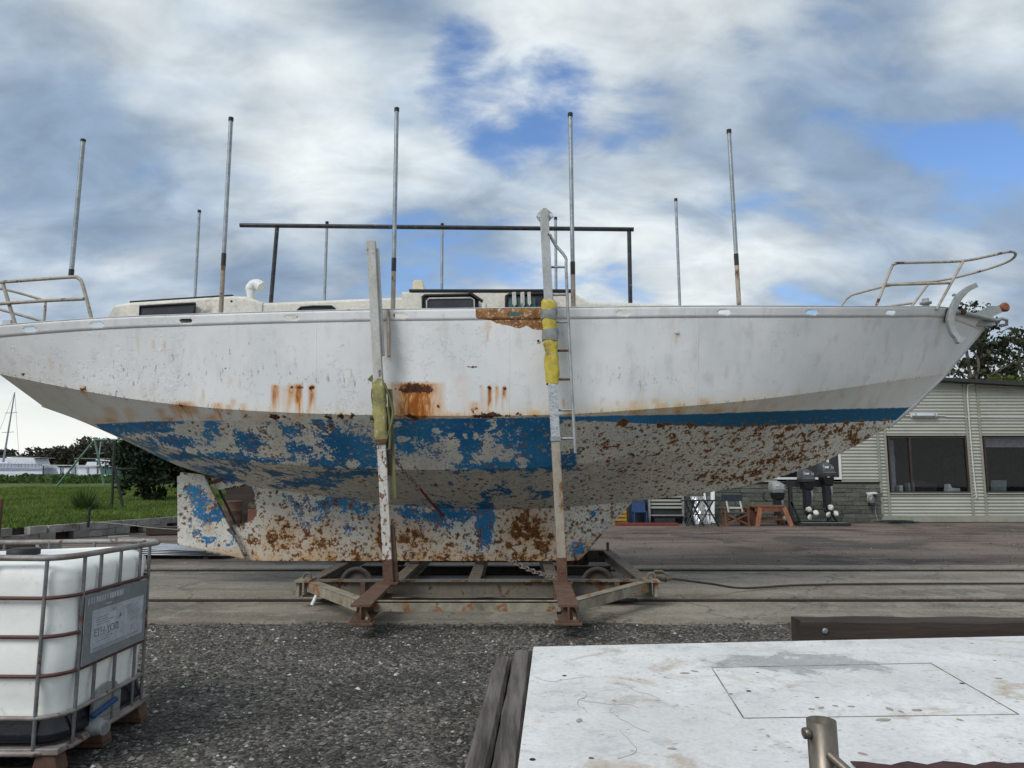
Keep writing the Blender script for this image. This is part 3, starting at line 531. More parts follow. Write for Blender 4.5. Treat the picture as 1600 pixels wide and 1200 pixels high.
boat = thing('steel_yacht', (0, YC, .36), 'large white and blue steel sailing yacht hull, rust streaked, propped in a cradle', 'boat')
def put_attr(me, X, Z, part):
    a = me.attributes.new('wear', 'FLOAT_COLOR', 'POINT'); a.data.foreach_set('color', wear(X, Z, part).astype(np.float32).ravel())
    wl = np.interp(X, WLX, WLZ); c1 = np.interp(X, [p[0] for p in LN['c1']], [p[2] for p in LN['c1']])
    ed = np.maximum(wl, c1)
    yel = np.clip(1 - (Z - ed) / .20, 0, 1) ** 1.6 * (.12 + .55 * np.exp(-((X - 1.7) / 1.6) ** 2) + .25 * np.exp(-((X + 1) / 2.5) ** 2)) * (Z > wl)
    yel = np.where(Z < c1, np.maximum(yel, .40 * np.exp(-((X - 2.1) / 1.4) ** 2) + .10), yel)
    spk = .9 * np.exp(-((X + 4.3) / 2.0) ** 2) * np.exp(-((Z - 2.95) / .33) ** 2) + .75 * np.exp(-((X - 1.6) / 1.1) ** 2) * np.exp(-((Z - 2.8) / .28) ** 2) + .8 * np.exp(-((X + 1.9) / 1.2) ** 2) * np.exp(-((Z - 2.78) / .12) ** 2) + .9 * np.clip(1 - np.abs(Z - ed) / .10, 0, 1)
    spk = np.where(Z < wl - .015, .30 + .42 * np.clip((X - .2) / 1.2, 0, 1) + (.22 if part in ('keel', 'rudder') else 0), spk)
    low_edge = 3.53 - .10 * np.clip((X + .35) / .4, 0, 1) + .05 * n1(X * 11, 2)
    prim = np.clip((X + .47) / .02, 0, 1) * np.clip((.44 - X) / .06, 0, 1) * np.clip((Z - low_edge) / .08 + .5, 0, 1)
    if part != 'top': prim = prim * 0
    zz = np.stack([yel, spk, prim, np.ones_like(X)], -1)
    b = me.attributes.new('zone', 'FLOAT_COLOR', 'POINT'); b.data.foreach_set('color', zz.astype(np.float32).ravel())
def np_grid(name, P, skip=None, part='x', parent=boat, mat='hull', flip=False):
    ni, nj = P.shape[:2]; idx = np.arange(ni * nj).reshape(ni, nj)
    F = np.stack([idx[:-1, :-1], idx[1:, :-1], idx[1:, 1:], idx[:-1, 1:]], -1)
    if flip: F = F[..., ::-1]
    F = F.reshape(-1, 4)
    if skip is not None: F = F[~skip.ravel()]
    me = bpy.data.meshes.new(name); V = P.reshape(-1, 3) - np.array(boat.location)
    me.vertices.add(len(V)); me.vertices.foreach_set('co', V.astype(np.float32).ravel())
    me.loops.add(F.size); me.loops.foreach_set('vertex_index', F.astype(np.int32).ravel())
    me.polygons.add(len(F)); me.polygons.foreach_set('loop_start', np.arange(0, F.size, 4, dtype=np.int32))
    me.update(calc_edges=True); me.polygons.foreach_set('use_smooth', np.ones(len(F), bool))
    put_attr(me, P[..., 0].ravel(), P[..., 2].ravel(), part)
    return link(name, me, mat, parent)
ENDS = {'sheer': (-7.35, 7.36), 'c1': (-6.99, 6.64), 'c2': (-7.12, 5.72), 'root': (-7.17, 5.74)}
def edge_pts(n, t, side):
    X = ENDS[n][0] + (ENDS[n][1] - ENDS[n][0]) * t; hb, z = line(n, X); return np.stack([X, YC + side * hb, z], -1)
BUL = .145                                # bulwark strip height below the sheer
SLOTS = [-6.37, -5.4, -4.18, -2.8, -1.42, .04, 1.43, 2.77, 4.04, 5.35]
hull_parts = {}
for side, nu in ((-1, 760), (1, 160)):
    t = np.linspace(0, 1, nu)
    sh, c1_, c2_, rt = (edge_pts(n, t, side) for n in ('sheer', 'c1', 'c2', 'root'))
    f = (BUL / np.maximum(sh[:, 2] - c1_[:, 2], .3))[:, None]; bl = sh + (c1_ - sh) * f
    flip = side > 0
    for nm_, A, B, nv, part in (('topside_plating', bl, c1_, 56, 'top'), ('chine_plating', c1_, c2_, 40, 'low'), ('bottom_plating', c2_, rt, 60, 'low')):
        s_ = np.linspace(0, 1, nv if side < 0 else 12)
        P = A[:, None, :] + (B - A)[:, None, :] * s_[None, :, None]
        hull_parts[nm_, side] = np_grid(nm_, P, None, part, flip=flip)
    # bulwark with its freeing slots, cut as real openings
    xs = list(np.linspace(0, 1, nu)); sx = ENDS['sheer']; cut = []
    for s0 in SLOTS:
        for e in (-.082, -.07, .07, .082): cut.append((s0 + e - sx[0]) / (sx[1] - sx[0]))
    tt = np.array(sorted([q for q in xs if not any(abs(q - (s0 - sx[0]) / (sx[1] - sx[0])) < .0075 for s0 in SLOTS)] + cut))
    sh, c1_ = edge_pts('sheer', tt, side), edge_pts('c1', tt, side)
    f = (BUL / np.maximum(sh[:, 2] - c1_[:, 2], .3))[:, None]; bl = sh + (c1_ - sh) * f
    rowf = np.array([0, .2, .36, .43, .64, .71, 1.0])
    P = sh[:, None, :] + (bl - sh)[:, None, :] * rowf[None, :, None]
    xm = (sh[:-1, 0] + sh[1:, 0]) / 2; skip = np.zeros((len(tt) - 1, 6), bool)
    for s0 in SLOTS:
        skip[:, 3] |= np.abs(xm - s0) < .082; skip[:, 2] |= np.abs(xm - s0) < .071; skip[:, 4] |= np.abs(xm - s0) < .071
    b_ = np_grid('bulwark', P, skip, 'top', flip=flip); md = b_.modifiers.new('plate', 'SOLIDIFY'); md.thickness = .003; md.offset = -1
    cp = MB().tube([Vector(p) + Vector((0, 0, .004)) for p in sh[::6]], .008, 6); cp.build('sheer_cap', 'cap_paint', boat)
    hb, z = line('sheer', np.linspace(-7.3, 7.2, 60))
dx_ = np.linspace(-6.7, 5.6, 50); hb, z = line('sheer', dx_)
MB().grid([[(x_, YC - max(h_ * .93 - .15, .005), z_ - .42), (x_, YC, z_ - .36), (x_, YC + max(h_ * .93 - .15, .005), z_ - .42)] for x_, h_, z_ in zip(dx_, hb, z)], True).build('deck', 'deck', boat, fix=False)
tr_ = [(-7.35, 1.5, 3.56), (-6.99, 1.27, 2.98), (-7.12, .1, 2.66)]
P = np.array([[(x_ - .06 * (1 - abs(q)), YC + q * h_, z_) for q in np.linspace(-1, 1, 21)] for x_, h_, z_ in [tuple(np.array(tr_[0]) + (np.array(tr_[1]) - np.array(tr_[0])) * k / 6) for k in range(7)] + [tuple(np.array(tr_[1]) + (np.array(tr_[2]) - np.array(tr_[1])) * k / 6) for k in range(1, 7)]])
np_grid('transom', P, None, 'top')
# stem bar
MB().tube([(x_, YC, z_) for x_, z_ in ((5.72, 2.35), (6.12, 2.66), (6.64, 3.16), (7.0, 3.56), (7.36, 3.97))], .045, 8).build('stem_bar', 'cap_paint', boat)

# keel, propeller opening, rudder
def cpt(px, py, Y=11.07): p = at(px, py, Y); return p.x, p.z
KA = [cpt(322, 738), cpt(387, 872)]; KF = [cpt(988, 783), cpt(906, 873)]
ap = [cpt(*q) for q in ((330, 765), (346, 765), (384, 757), (394, 761), (398, 772), (398, 783), (401, 796), (400, 806), (393, 814), (376, 820), (352, 820))]
def inside(poly, X, Z):
    r_ = np.zeros(X.shape, bool); n = len(poly)
    for i in range(n):
        (x1, z1), (x2, z2) = poly[i], poly[(i + 1) % n]
        c = ((z1 > Z) != (z2 > Z)) & (X < (x2 - x1) * (Z - z1) / (z2 - z1 + 1e-12) + x1); r_ ^= c
    return r_
nk, nz = 330, 64
zb = .362
def keel_side(side):
    P = np.zeros((nk, nz, 3))
    for j in range(nz):
        q = j / (nz - 1)
        for_z = np.array([1.62, zb]) if False else None
        xa = KA[0][0] + (KA[1][0] - KA[0][0]) * q; xf = KF[0][0] + (KF[1][0] - KF[0][0]) * q
        X = np.linspace(xa, xf, nk); zt = line('root', X)[1] + .02
        P[:, j, 0] = X; P[:, j, 2] = zt + (zb - zt) * q
        e = np.minimum(np.minimum((X - xa) / .25, (xf - X) / .3), 1); P[:, j, 1] = YC + side * (.03 + np.clip(e, 0, 1) ** .5 * .10)
    cx = (P[:-1, :-1] + P[1:, 1:]) / 2
    return np_grid('keel_plating', P, inside(ap, cx[..., 0], cx[..., 2]), 'keel', flip=side > 0), P
for s_ in (-1, 1): _, KP = keel_side(s_)
kp = MB()
def strip(pts, y0, y1):
    return [[(x_, y0, z_), (x_, y1, z_)] for x_, z_ in pts]
kp.grid(strip([(p[0], p[2] - .003) for p in KP[::6, -1]], YC - .13, YC + .13))
kp.build('keel_shoe', 'cradle_rust', boat, fix=False)
MB().grid(strip(ap[1:], YC - .135, YC + .135)).build('propeller_opening', 'cradle_rust', boat, fix=False)
MB().bar((KF[0][0], YC, KF[0][1]), (KF[1][0], YC, KF[1][1]), .06, .05).build('leading_edge', 'off_white', boat)
MB().bar((KA[0][0] + .02, YC, KA[0][1]), (KA[1][0] + .02, YC, KA[1][1]), .05, .022).build('rudder_post', 'rubber', boat)
rq = [cpt(280, 737), cpt(321, 742), cpt(385, 873), cpt(281, 851)]
nr = 60; P = np.zeros((nr, nr, 3))
for i in range(nr):
    for j in range(nr):
        u, q = i / (nr - 1), j / (nr - 1)
        top_ = np.array(rq[0]) * (1 - u) + np.array(rq[1]) * u; bot = np.array(rq[3]) * (1 - u) + np.array(rq[2]) * u
        p = top_ * (1 - q) + bot * q
        rc = max(0, 1 - u / .12) * max(0, 1 - q / .06) ; P[i, j] = (p[0] + .05 * rc, 11.07, p[1] - .07 * rc)
rud = np_grid('rudder', P, None, 'rudder'); md = rud.modifiers.new('plate', 'SOLIDIFY'); md.thickness = .07; md.offset = -1
for px, py in ((330, 745), (335, 754)):
    x_, z_ = cpt(px, py); MB().bar((x_ - .10, 11.06, z_ - .02), (x_ + .12, 11.06, z_ + .05), .03, .05).build('pintle', 'cradle_rust', boat)

# propeller shaft in the opening
x_, z_ = cpt(398, 790); MB().lathe([(.03, 0), (.06, .04), (.06, .16), (.035, .2)], (x_ - .14, YC, z_), (1, 0, 0), 12).build('propeller_boss', 'cradle_pale', boat)

# superstructure: three stepped coachroofs
def house(name, prof, hbw, mat='cabin', zdeck=3.2, lean=.14, top_in=.16):
    """prof: (X, ztop) along the side; plate box with the sides leaning in"""
    m = MB(); rows = []
    for X, zt in prof:
        hw = hbw(X) if callable(hbw) else hbw; hi = zt - zdeck
        rows.append([(X, YC - hw, zdeck), (X, YC - hw + lean * hi / .8, zt - .03), (X, YC - hw + lean * hi / .8 + .05, zt), (X, YC, zt + .03), (X, YC + hw - lean * hi / .8 - .05, zt), (X, YC + hw - lean * hi / .8, zt - .03), (X, YC + hw, zdeck)])
    m.grid(rows); m.add(rows[0], [tuple(range(7))]); m.add(rows[-1], [tuple(range(7))[::-1]])
    return m.build(name, mat, boat, bevel=.015)
def sx_(px, Y): return at(px, 480, Y).x
def zt_(px, py, Y): return at(px, py, Y).z
YS = 9.98                                 # near side of the coachroofs
aft = house('aft_cabin', [(sx_(152, YS), 3.42), (sx_(183, YS), zt_(183, 477, YS)), (sx_(205, YS), zt_(205, 473.5, YS)), (sx_(365, YS), zt_(365, 463, YS)), (sx_(385, YS), zt_(385, 464, YS)), (sx_(412, YS), zt_(412, 473, YS))], 1.35, lean=.06)
mid_ = house('coachroof', [(sx_(395, YS), zt_(395, 474, YS)), (sx_(430, YS), zt_(430, 473, YS)), (sx_(570, YS), zt_(570, 467, YS)), (sx_(648, YS), zt_(648, 464, YS))], 1.33, lean=.06)
whl = house('wheelhouse', [(sx_(628, YS), zt_(628, 456, YS)), (sx_(640, YS), zt_(640, 455, YS)), (sx_(892, YS), zt_(892, 456, YS)), (sx_(905, YS), zt_(905, 463, YS)), (sx_(921, YS), zt_(921, 472, YS)), (sx_(1040, YS), zt_(1040, 475, YS)), (sx_(1080, YS), zt_(1080, 480, YS))], 1.33, lean=.06)
def trim(p0, p1, r_, name, mat): MB().tube([at(*p0), at(*p1)], r_, 6).build(name, mat, boat)
rf = MB(); a, b = at(640, 453, YS), at(896, 455.5, YS); rf.box(a.x, b.x, YC - 1.27, YC + 1.27, b.z - .012, b.z + .02); rf.build('wheelhouse_roof_edge', 'rubber', whl)
rf = MB(); rf.bar(at(204, 472.2, YS + .05), at(364, 462, YS + .05), .05, .022); rf.build('roof_gasket', 'rubber', aft)
def win(px4, Y, name, frame, pane, parent, w_=.025, closed=True):
    pts = [at(x_, y_, Y) for x_, y_ in px4]
    o = MB().prism([p + Vector((0, -.012, 0)) for p in pts], (0, .03, 0)).build(name, pane, parent)
    c = sum(pts, Vector()) / len(pts); fr = MB().tube([p + Vector((0, -.022, 0)) for p in pts], w_, 6, closed=True); fr.build('window_frame', frame, o); return o
win([(219, 499), (220, 479.5), (262, 477), (306, 474.5), (303, 499)], 9.86, 'window', 'rubber', 'dusty_glass', aft, .018)
win([(465, 496), (466, 485), (471, 480.5), (490, 479), (519, 479), (524, 483), (525, 496)], 9.86, 'window', 'black_paint', 'dusty_glass', mid_, .014)
win([(661, 499), (661, 464), (664, 462.5), (735, 461), (741, 463), (746, 470), (746, 499)], 9.86, 'window', 'rubber', 'dusty_glass', whl, .022)
win([(667, 499), (667, 471), (671, 467), (736, 466), (741, 469), (742, 499)], 9.82, 'inner_frame', 'off_white', 'dusty_glass', whl, .012)
MB().bar(at(733, 457, 9.78), at(754, 471, 9.78), .03, .075, (0, 1, 0)).build('loose_seal', 'rubber', whl)
win([(790, 499), (791, 463), (795, 461), (848, 459.5), (862, 462), (864, 499)], 9.86, 'window', 'rubber', 'dusty_glass', whl, .022)
MB().prism([at(x_, y_, 9.81) for x_, y_ in ((795, 499), (795, 470), (799, 466), (836, 465), (838, 499))], (0, .02, 0)).build('window_pane', 'teal', whl)
for x0, x1, y1 in ((800, 807, 479), (813, 820, 480), (824, 830, 478)):
    MB().prism([at(x_, y_, 9.77) for x_, y_ in ((x0, 456.5), (x1 - 1, 456), (x1, y1 - 4), ((x0 + x1) / 2 + .5, y1), (x0 + .5, y1 - 4))], (0, .012, 0)).build('timber_wedge', 'off_white', whl)
hb_ = MB(); a, b = at(646, 452, 11.0), at(668, 440, 11.0); hb_.prism([(a.x, 10.9, a.z - .2), (a.x, 10.9, b.z - .03), (a.x + .03, 10.9, b.z), (a.x + .14, 10.9, b.z), (b.x, 10.9, a.z - .2)], (0, .5, 0)); hb_.build('roof_hatch', 'cabin_yellow', whl, bevel=.01)
c = at(757, 480, 9.6); MB().lathe([(.036, -.12), (.036, .02), (.028, .05)], c, (0, 0, 1), 12).build('deck_fitting', 'cabin', boat)
MB().lathe([(.016, 0), (.016, .012)], at(362, 471, 9.85), (0, -1, 0), 10).build('cabin_bolt', 'rubber', aft)
# cowl vent
cv = [at(393, 468, 10.6), at(392, 459, 10.6), at(391, 452, 10.6), at(395, 446, 10.6), at(402, 444.5, 10.6), at(409, 449, 10.58)]
cv[0].z -= .12
MB().tube(arc(cv, 4), [.055] * 4 + [.062] * 4 + [.072] * 4 + [.078] * 4 + [.082] * 4 + [.085], 14).build('cowl_vent', 'grey_plastic' if False else 'white_paint', boat)

# cover frame: black ridge pipe on two posts
rp = [at(375, 352, 11.2), at(990, 358.5, 11.2)]
fr_ = MB().tube(rp, .034, 10); ridge = fr_.build('ridge_pipe', 'black_chip', boat)
for a, b in (((433, 356), (422, 478)), ((983, 362), (985, 478))):
    p, q = at(*a, 11.2), at(*b, 11.2); q.z -= .2; MB().tube([p, q], .033, 10).build('ridge_post', 'black_chip', boat)
# stanchion poles along both bulwarks
def pole(base, top, Y, knee, foot=True, r_=.03, drop=.12):
    b, t_ = at(*base, Y), at(*top, Y); b.z -= drop
    k = b + (t_ - b) * knee; k2 = b + (t_ - b) * (knee + .055)
    o = MB().tube([k2, t_], r_ * .92, 10).build('pole', 'galv', boat)
    if knee > 0:
        MB().tube([b, k], r_, 10).build('pole_foot', 'pole_rust', o); MB().tube([k, k2 + (t_ - k2) * .01], r_ * 1.06, 10).build('pole_sleeve', 'black_paint', o)
    else: pass
    d_ = (t_ - b).normalized(); MB().tube([t_ - d_ * .03, t_ + d_ * .02], r_ * 1.12, 10).build('pole_cap', 'rubber', o)
pole((345, 490), (361, 186), 9.36, .27); pole((614, 484), (620, 171), 9.28, .22); pole((896, 480), (891, 179), 9.28, .20); pole((1155, 477), (1139, 205), 9.46, .26)
p0, p1 = at(111, 432, 9.6), at(130, 219, 9.6)
o = MB().tube([p0, p1], .03, 10).build('pole', 'galv', boat); MB().tube([p0, p0 + (p1 - p0) * .05], .034, 10).build('pole_sleeve', 'black_paint', o); MB().tube([p1 - (p1 - p0) * .012, p1 + (p1 - p0) * .006], .034, 10).build('pole_cap', 'rubber', o)
for bse, tp in (((304.5, 470), (311.5, 330)), ((507, 470), (511, 348)), ((690.5, 455), (691, 351)), ((869, 460), (868, 341)), ((1062.5, 475), (1056, 312))):
    pole(bse, tp, 13.05, 0, r_=.028, drop=.45)

# pulpit and pushpit
def yb(px, side): X = at(px, 470, 10.4).x; return YC + side * (float(np.interp(X, [q[0] for q in LN['sheer']], [q[1] for q in LN['sheer']])) - .05)
def tubes(name, paths, r_=.021, mat='rail_tube'):
    o = None
    for i, pts in enumerate(paths):
        m = MB().tube(arc([at(*p) for p in pts], 5), r_, 8)
        if o is None: o = m.build(name, mat, boat)
        else: m.build('rail_tube', mat, o)
    return o
tubes('pulpit', [
    [(1366, 486, 10.15), (1382, 445, 10.15), (1392, 420, 10.15), (1399, 412, 10.16), (1420, 410.5, 10.2), (1500, 408, 10.5), (1545, 400, 10.8), (1572, 394, 11.05), (1584, 394, 11.2), (1586, 400, 11.45), (1572, 410, 11.75), (1530, 424, 12.0), (1470, 438, 12.2), (1400, 444, 12.3), (1345, 457, 12.35), (1326, 464, 12.38), (1311, 482, 12.38)],
    [(1505, 408, 10.5), (1463, 484, 10.5)], [(1382, 445, 10.15), (1440, 443.5, 10.3), (1484, 442, 10.5)], [(1450, 444, 12.2), (1422, 482, 12.2)], [(1370, 481, 12.3), (1430, 473, 12.2)]])
tubes('pushpit', [
    [(144, 502, 9.45), (136, 470, 9.45), (128, 442, 9.45), (122, 434.5, 9.46), (112, 433, 9.46), (60, 436.5, 9.5), (0, 441, 9.6), (-60, 446, 10.0), (-95, 452, 10.8), (-100, 458, 11.6), (-60, 450, 12.4), (0, 451, 12.7), (68, 469, 12.85), (71, 472, 12.85), (68, 512, 12.85)],
    [(4, 441, 9.6), (12, 468, 9.6), (25, 510, 9.6)], [(-20, 476, 9.6), (60, 470.5, 9.52), (131, 467, 9.45)], [(-20, 478, 12.7), (67, 502, 12.85)]], .024)
MB().box(at(5, 500, 9.62).x, at(18, 500, 9.62).x, 9.6, 9.7, 3.5, 3.66).build('stern_chock', 'cap_paint', boat)
# bow fittings
b_ = at(1447, 482, 11.0); MB().lathe([(.05, -.2), (.05, .06), (.085, .07), (.085, .10), (.05, .11), (.05, .15)], b_, (0, .0, 1), 14).build('mooring_bitt', 'anchor_grey', boat)
a, b = at(1520, 487, 11.2), at(1556, 477, 11.2)
MB().prism([at(1500, 500, 11.05), at(1528, 487, 11.05), at(1546, 478, 11.05), at(1562, 478, 11.05), at(1566, 488, 11.05), at(1552, 494, 11.05), at(1556, 508, 11.05), at(1530, 510, 11.05)], (0, .02, 0)).build('bow_roller_cheek', 'anchor_grey', boat)
MB().prism([at(1500, 500, 11.33), at(1528, 487, 11.33), at(1546, 478, 11.33), at(1562, 478, 11.33), at(1566, 488, 11.33), at(1552, 494, 11.33), at(1530, 510, 11.33)], (0, .02, 0)).build('bow_roller_cheek', 'anchor_grey', boat)
c = at(1561, 483, 11.2); MB().lathe([(.05, -.17), (.075, -.14), (.055, -.05), (.055, .05), (.075, .14), (.05, .17)], c, (0, 1, 0), 16).build('bow_roller', 'roller', boat)
MB().lathe([(.045, -.02), (.045, .02)], at(1547, 507, 11.1), (0, 1, 0), 14).build('bow_eye', 'anchor_grey', boat)
MB().box(at(1473, 490, 10.7).x, at(1482, 490, 10.7).x, 10.62, 10.72, 3.86, 4.05).build('rusty_chock', 'cradle_rust', boat)
MB().lathe([(.03, -.01), (.03, .03), (.02, .05)], at(1057, 520, 9.31), (0, -1, 0), 12).build('hull_fitting', 'off_white', boat)
for px, py in ((730, 608), (841, 533)):
    o = MB().lathe([(.038, 0), (.038, .012), (.018, .014)], at(px, py, 9.23 if px < 800 else 9.17), (0, -1, 0), 14).build('through_hull', 'white_paint', boat)
    MB().lathe([(.016, .012), (.016, .018)], at(px, py, 9.23 if px < 800 else 9.17), (0, -1, 0), 10).build('outlet', 'rubber', o)

# anchor stowed over the bow
an = thing('anchor', at(1530, 495, 10.8), 'grey steel anchor with curved arms lying across the bow roller', 'anchor')
def flat(name, pts, w_, th, mat, parent):
    m = MB(); pts = [Vector(p) for p in pts]; rows = []
    for i, p in enumerate(pts):
        t_ = (pts[min(i + 1, len(pts) - 1)] - pts[max(i - 1, 0)]).normalized(); nrm = t_.cross(Vector((0, 1, 0))).normalized()
        ww = w_[i] if isinstance(w_, list) else w_
        rows.append([p + nrm * ww / 2 + Vector((0, -th, 0)), p - nrm * ww / 2 + Vector((0, -th, 0)), p - nrm * ww / 2 + Vector((0, th, 0)), p + nrm * ww / 2 + Vector((0, th, 0)), p + nrm * ww / 2 + Vector((0, -th, 0))])
    m.grid(rows, True); m.add([r_ for r_ in rows[0][:4]], [(0, 1, 2, 3)]); m.add([r_ for r_ in rows[-1][:4]], [(3, 2, 1, 0)])
    return m.build(name, mat, parent, bevel=.006)
apts = arc([at(1524, 446, 10.5), at(1510, 453, 10.52), (at(1497, 466, 10.54)), at(1488, 484, 10.56), at(1484, 499, 10.56), at(1487, 514, 10.54), at(1493, 525, 10.5), at(1502, 534, 10.46)], 4)
flat('arm', apts, [.075] * 6 + [.085] * 18 + [.07, .075, .10, .12, .10], .045, 'anchor_grey', an)
MB().tube([at(1488, 487, 10.6), at(1500, 488, 10.75), at(1540, 497, 11.0), at(1560, 502, 11.1)], [.03, .035, .038, .034], 10).build('shank', 'anchor_grey', an)
MB().lathe([(.045, -.03), (.045, .03)], at(1504, 487, 10.72), (1, .3, -.1), 10).build('collar', 'cradle_rust', an)
sk = MB().tube([at(1556, 501, 11.06), at(1566, 498, 11.04), at(1573, 500, 11.06), at(1573, 507, 11.1), at(1564, 509, 11.12)], .026, 8); sk.build('shackle', 'galv', an)
MB().lathe([(.02, -.02), (.02, .02)], at(1490.5, 461, 10.5), (0, 1, 0), 10).build('tripping_eye', 'anchor_grey', an)

# ---------------------------------------------------------------- slipway cradle under the yacht
cr = thing('slipway_cradle', (-.45, 11.2, .042), 'rusty steel slipway cradle with tall props, wheels on rails under the yacht', 'boat cradle')
def ibeam(name, p, q, h, w_, mat, parent, tf=.022, tw=.018):
    p, q = Vector(p), Vector(q); m = MB(); up = Vector((0, 0, 1))
    m.bar(p + up * (h / 2 - tf / 2), q + up * (h / 2 - tf / 2), w_, tf); m.bar(p - up * (h / 2 - tf / 2), q - up * (h / 2 - tf / 2), w_, tf); m.bar(p, q, tw, h - 2 * tf + .002)
    return m.build(name, mat, parent)
ZT = .335
for y in (9.3, 12.95):
    ibeam('main_beam', (-2.56, y, ZT - .10), (1.72, y, ZT - .10), .2, .13, 'cradle', cr)
for x in (-2.48, -1.42, -.47, .52, 1.64):
    ibeam('cross_beam', (x, 9.36, ZT - .078), (x, 12.9, ZT - .078), .155 + .0, .15, 'cradle', cr)
for y in (10.35, 12.05): ibeam('shade_beam', (-2.4, y, ZT - .235), (1.58, y, ZT - .235), .15, .12, 'wheel_steel', cr)  # added dark beams that fill in the shade under the keel
MB().box(-2.38, 1.55, 10.45, 11.95, .036, .05).build('shade_sheet', 'dark_panel', cr)  # added dark sheet standing in for the shadow beneath the boat
MB().box(-2.4, 1.58, 9.42, 9.62, .05, .062).build('shade_strip', 'dark_panel', cr)  # added dark strip in place of shade behind the near main beam
for x in (-1.42, -.47, .52):
    MB().box(x - .07, x + .07, 10.9, 11.5, ZT, .3605).build('keel_block', 'timber_dark', cr)
for x0, x1 in ((-1.53, -1.50), (.60, .56)):
    ibeam('outrigger', (x0, 9.2, ZT - .085), (x1, 7.5, ZT - .085), .17, .20, 'cradle_rust', cr)
    f_ = MB().box(x1 - .13, x1 + .13, 7.46, 7.64, .145, .163); f_.build('jacking_foot', 'cradle_rust', cr)
    g_ = MB(); g_.prism([(x1 - .11, 7.55, .165), (x1 + .11, 7.55, .165), (x1 + .03, 7.55, .31), (x1 - .03, 7.55, .31)], (0, .015, 0)); g_.build('gusset', 'cradle_rust', cr)
    MB().lathe([(.016, 0), (.016, .03)], (x1 + .06, 7.55, .20), (0, -1, 0), 8).build('bolt', 'cradle_pale', cr)
    x2 = x0
def angle(name, p, q, h, w_, mat):
    p, q = Vector(p), Vector(q); m = MB(); m.bar(p + Vector((0, 0, -.006)), q + Vector((0, 0, -.006)), w_, .012)
    d_ = (q - p).normalized(); side = d_.cross(Vector((0, 0, 1))).normalized()
    if side.y > 0: side = -side
    m.bar(p + side * (w_ / 2 - .006) - Vector((0, 0, h / 2)), q + side * (w_ / 2 - .006) - Vector((0, 0, h / 2)), .012, h); return m.build(name, mat, cr)
angle('front_rail', (-1.42, 7.86, .315), (.50, 7.86, .315), .10, .10, 'cradle_pale')
angle('brace', (-2.42, 9.16, .332), (-1.56, 7.92, .318), .115, .13, 'cradle_pale')
angle('brace', (.64, 7.92, .318), (1.60, 9.16, .332), .115, .13, 'cradle_pale')
for x in (-2.0, 1.1):
    for y in (9.74, 12.74):
        wl_ = MB().lathe([(.05, -.06), (.055, -.012), (.15, -.012), (.165, -.05), (.215, -.05), (.215, -.035), (.185, -.03), (.18, .04), (.06, .04)], (x, y, .228), (0, 1, 0), 28)
        wo = wl_.build('wheel', 'wheel_steel', cr); MB().lathe([(.035, -.22 if y < 11 else -.09), (.035, .09)], (x, y, .228), (0, 1, 0), 12).build('axle', 'cradle_rust', wo)
    MB().box(x + .15, x + .21, 9.20, 9.24, .13, .31).build('axle_plate', 'cradle_rust', cr)
for x, s_ in ((-2.53, -1), (1.69, 1)):
    MB().box(x - .09, x + .09, 9.06, 9.40, ZT - .004, ZT + .018).build('corner_plate', 'cradle_pale', cr)
    MB().prism([(x + s_ * .03, 9.1, .15), (x + s_ * .075, 9.1, .15), (x + s_ * .075, 9.1, ZT - .006), (x + s_ * .03, 9.1, ZT - .006)], (0, .12, 0)).build('towing_lug', 'cradle_pale', cr, bevel=.01)
    MB().tube(arc([(x - .03, 9.25, ZT + .01), (x - .02, 9.25, ZT + .06), (x + .02, 9.25, ZT + .085), (x + .06, 9.25, ZT + .06), (x + .065, 9.25, ZT + .01)], 4), .016, 8).build('lifting_eye', 'cradle', cr)
MB().tube([(1.74, 9.32, ZT + .05), (1.84, 9.36, ZT + .03), (1.92, 9.40, ZT + .0), (2.0, 9.43, ZT + .0)], [.03, .05, .045, .02], 8).build('wire_clamp', 'cradle', cr)
MB().tube([(1.76, 9.30, ZT + .10), (1.86, 9.34, ZT + .09), (1.93, 9.38, ZT + .04)], .018, 8).build('shackle', 'cradle', cr)
MB().tube([(1.64, 12.85, ZT), (1.64, 12.85, ZT + .14)], .025, 8).build('stub', 'cradle', cr)
MB().tube([(-2.28, 8.95, .27), (-2.34, 8.86, .10)], .022, 8).build('drain_pin', 'white_paint', cr)

# left prop: rusted lower tube, flaking white upper tube, timber packer
def seg(a, b, w_, name, mat, parent, Y0=8.99, h=None): return MB().bar(a, b, w_, h or w_, (0, 1, 0)).build(name, mat, parent, bevel=.006)
L0, L1 = at(608, 906, 8.98), at(580, 377, 8.93); L0.z = ZT
def lp(f): return L0 + (L1 - L0) * f
def fy(py, base=906, top=377): return (base - py) / (base - top)
left = seg(lp(0), lp(fy(700)), .105, 'prop', 'post_flaky', cr)
seg(lp(0), lp(fy(870)), .118, 'prop_socket', 'cradle_rust', left)
seg(lp(0) + Vector((.085, .03, 0)), lp(fy(820)) + Vector((.07, .03, 0)), .05, 'prop_stiffener', 'cradle_rust', left, h=.07)
seg(lp(fy(705)), lp(1), .108, 'prop_tube', 'post_white', left)
seg(lp(fy(560)) + Vector((.068, .02, 0)), lp(fy(388)) + Vector((.068, .02, 0)), .04, 'prop_channel', 'post_white', left, h=.05)
seg(lp(fy(690)) + Vector((.0, -.008, 0)), lp(fy(698)) + Vector((.0, -.008, 0)), .125, 'clamp', 'cradle_rust', left)
MB().bar(lp(fy(560)) + Vector((.13, .09, 0)), lp(fy(487)) + Vector((.155, .09, 0)), .03, .10, (0, 1, 0)).build('timber_packer', 'post_tan', left)
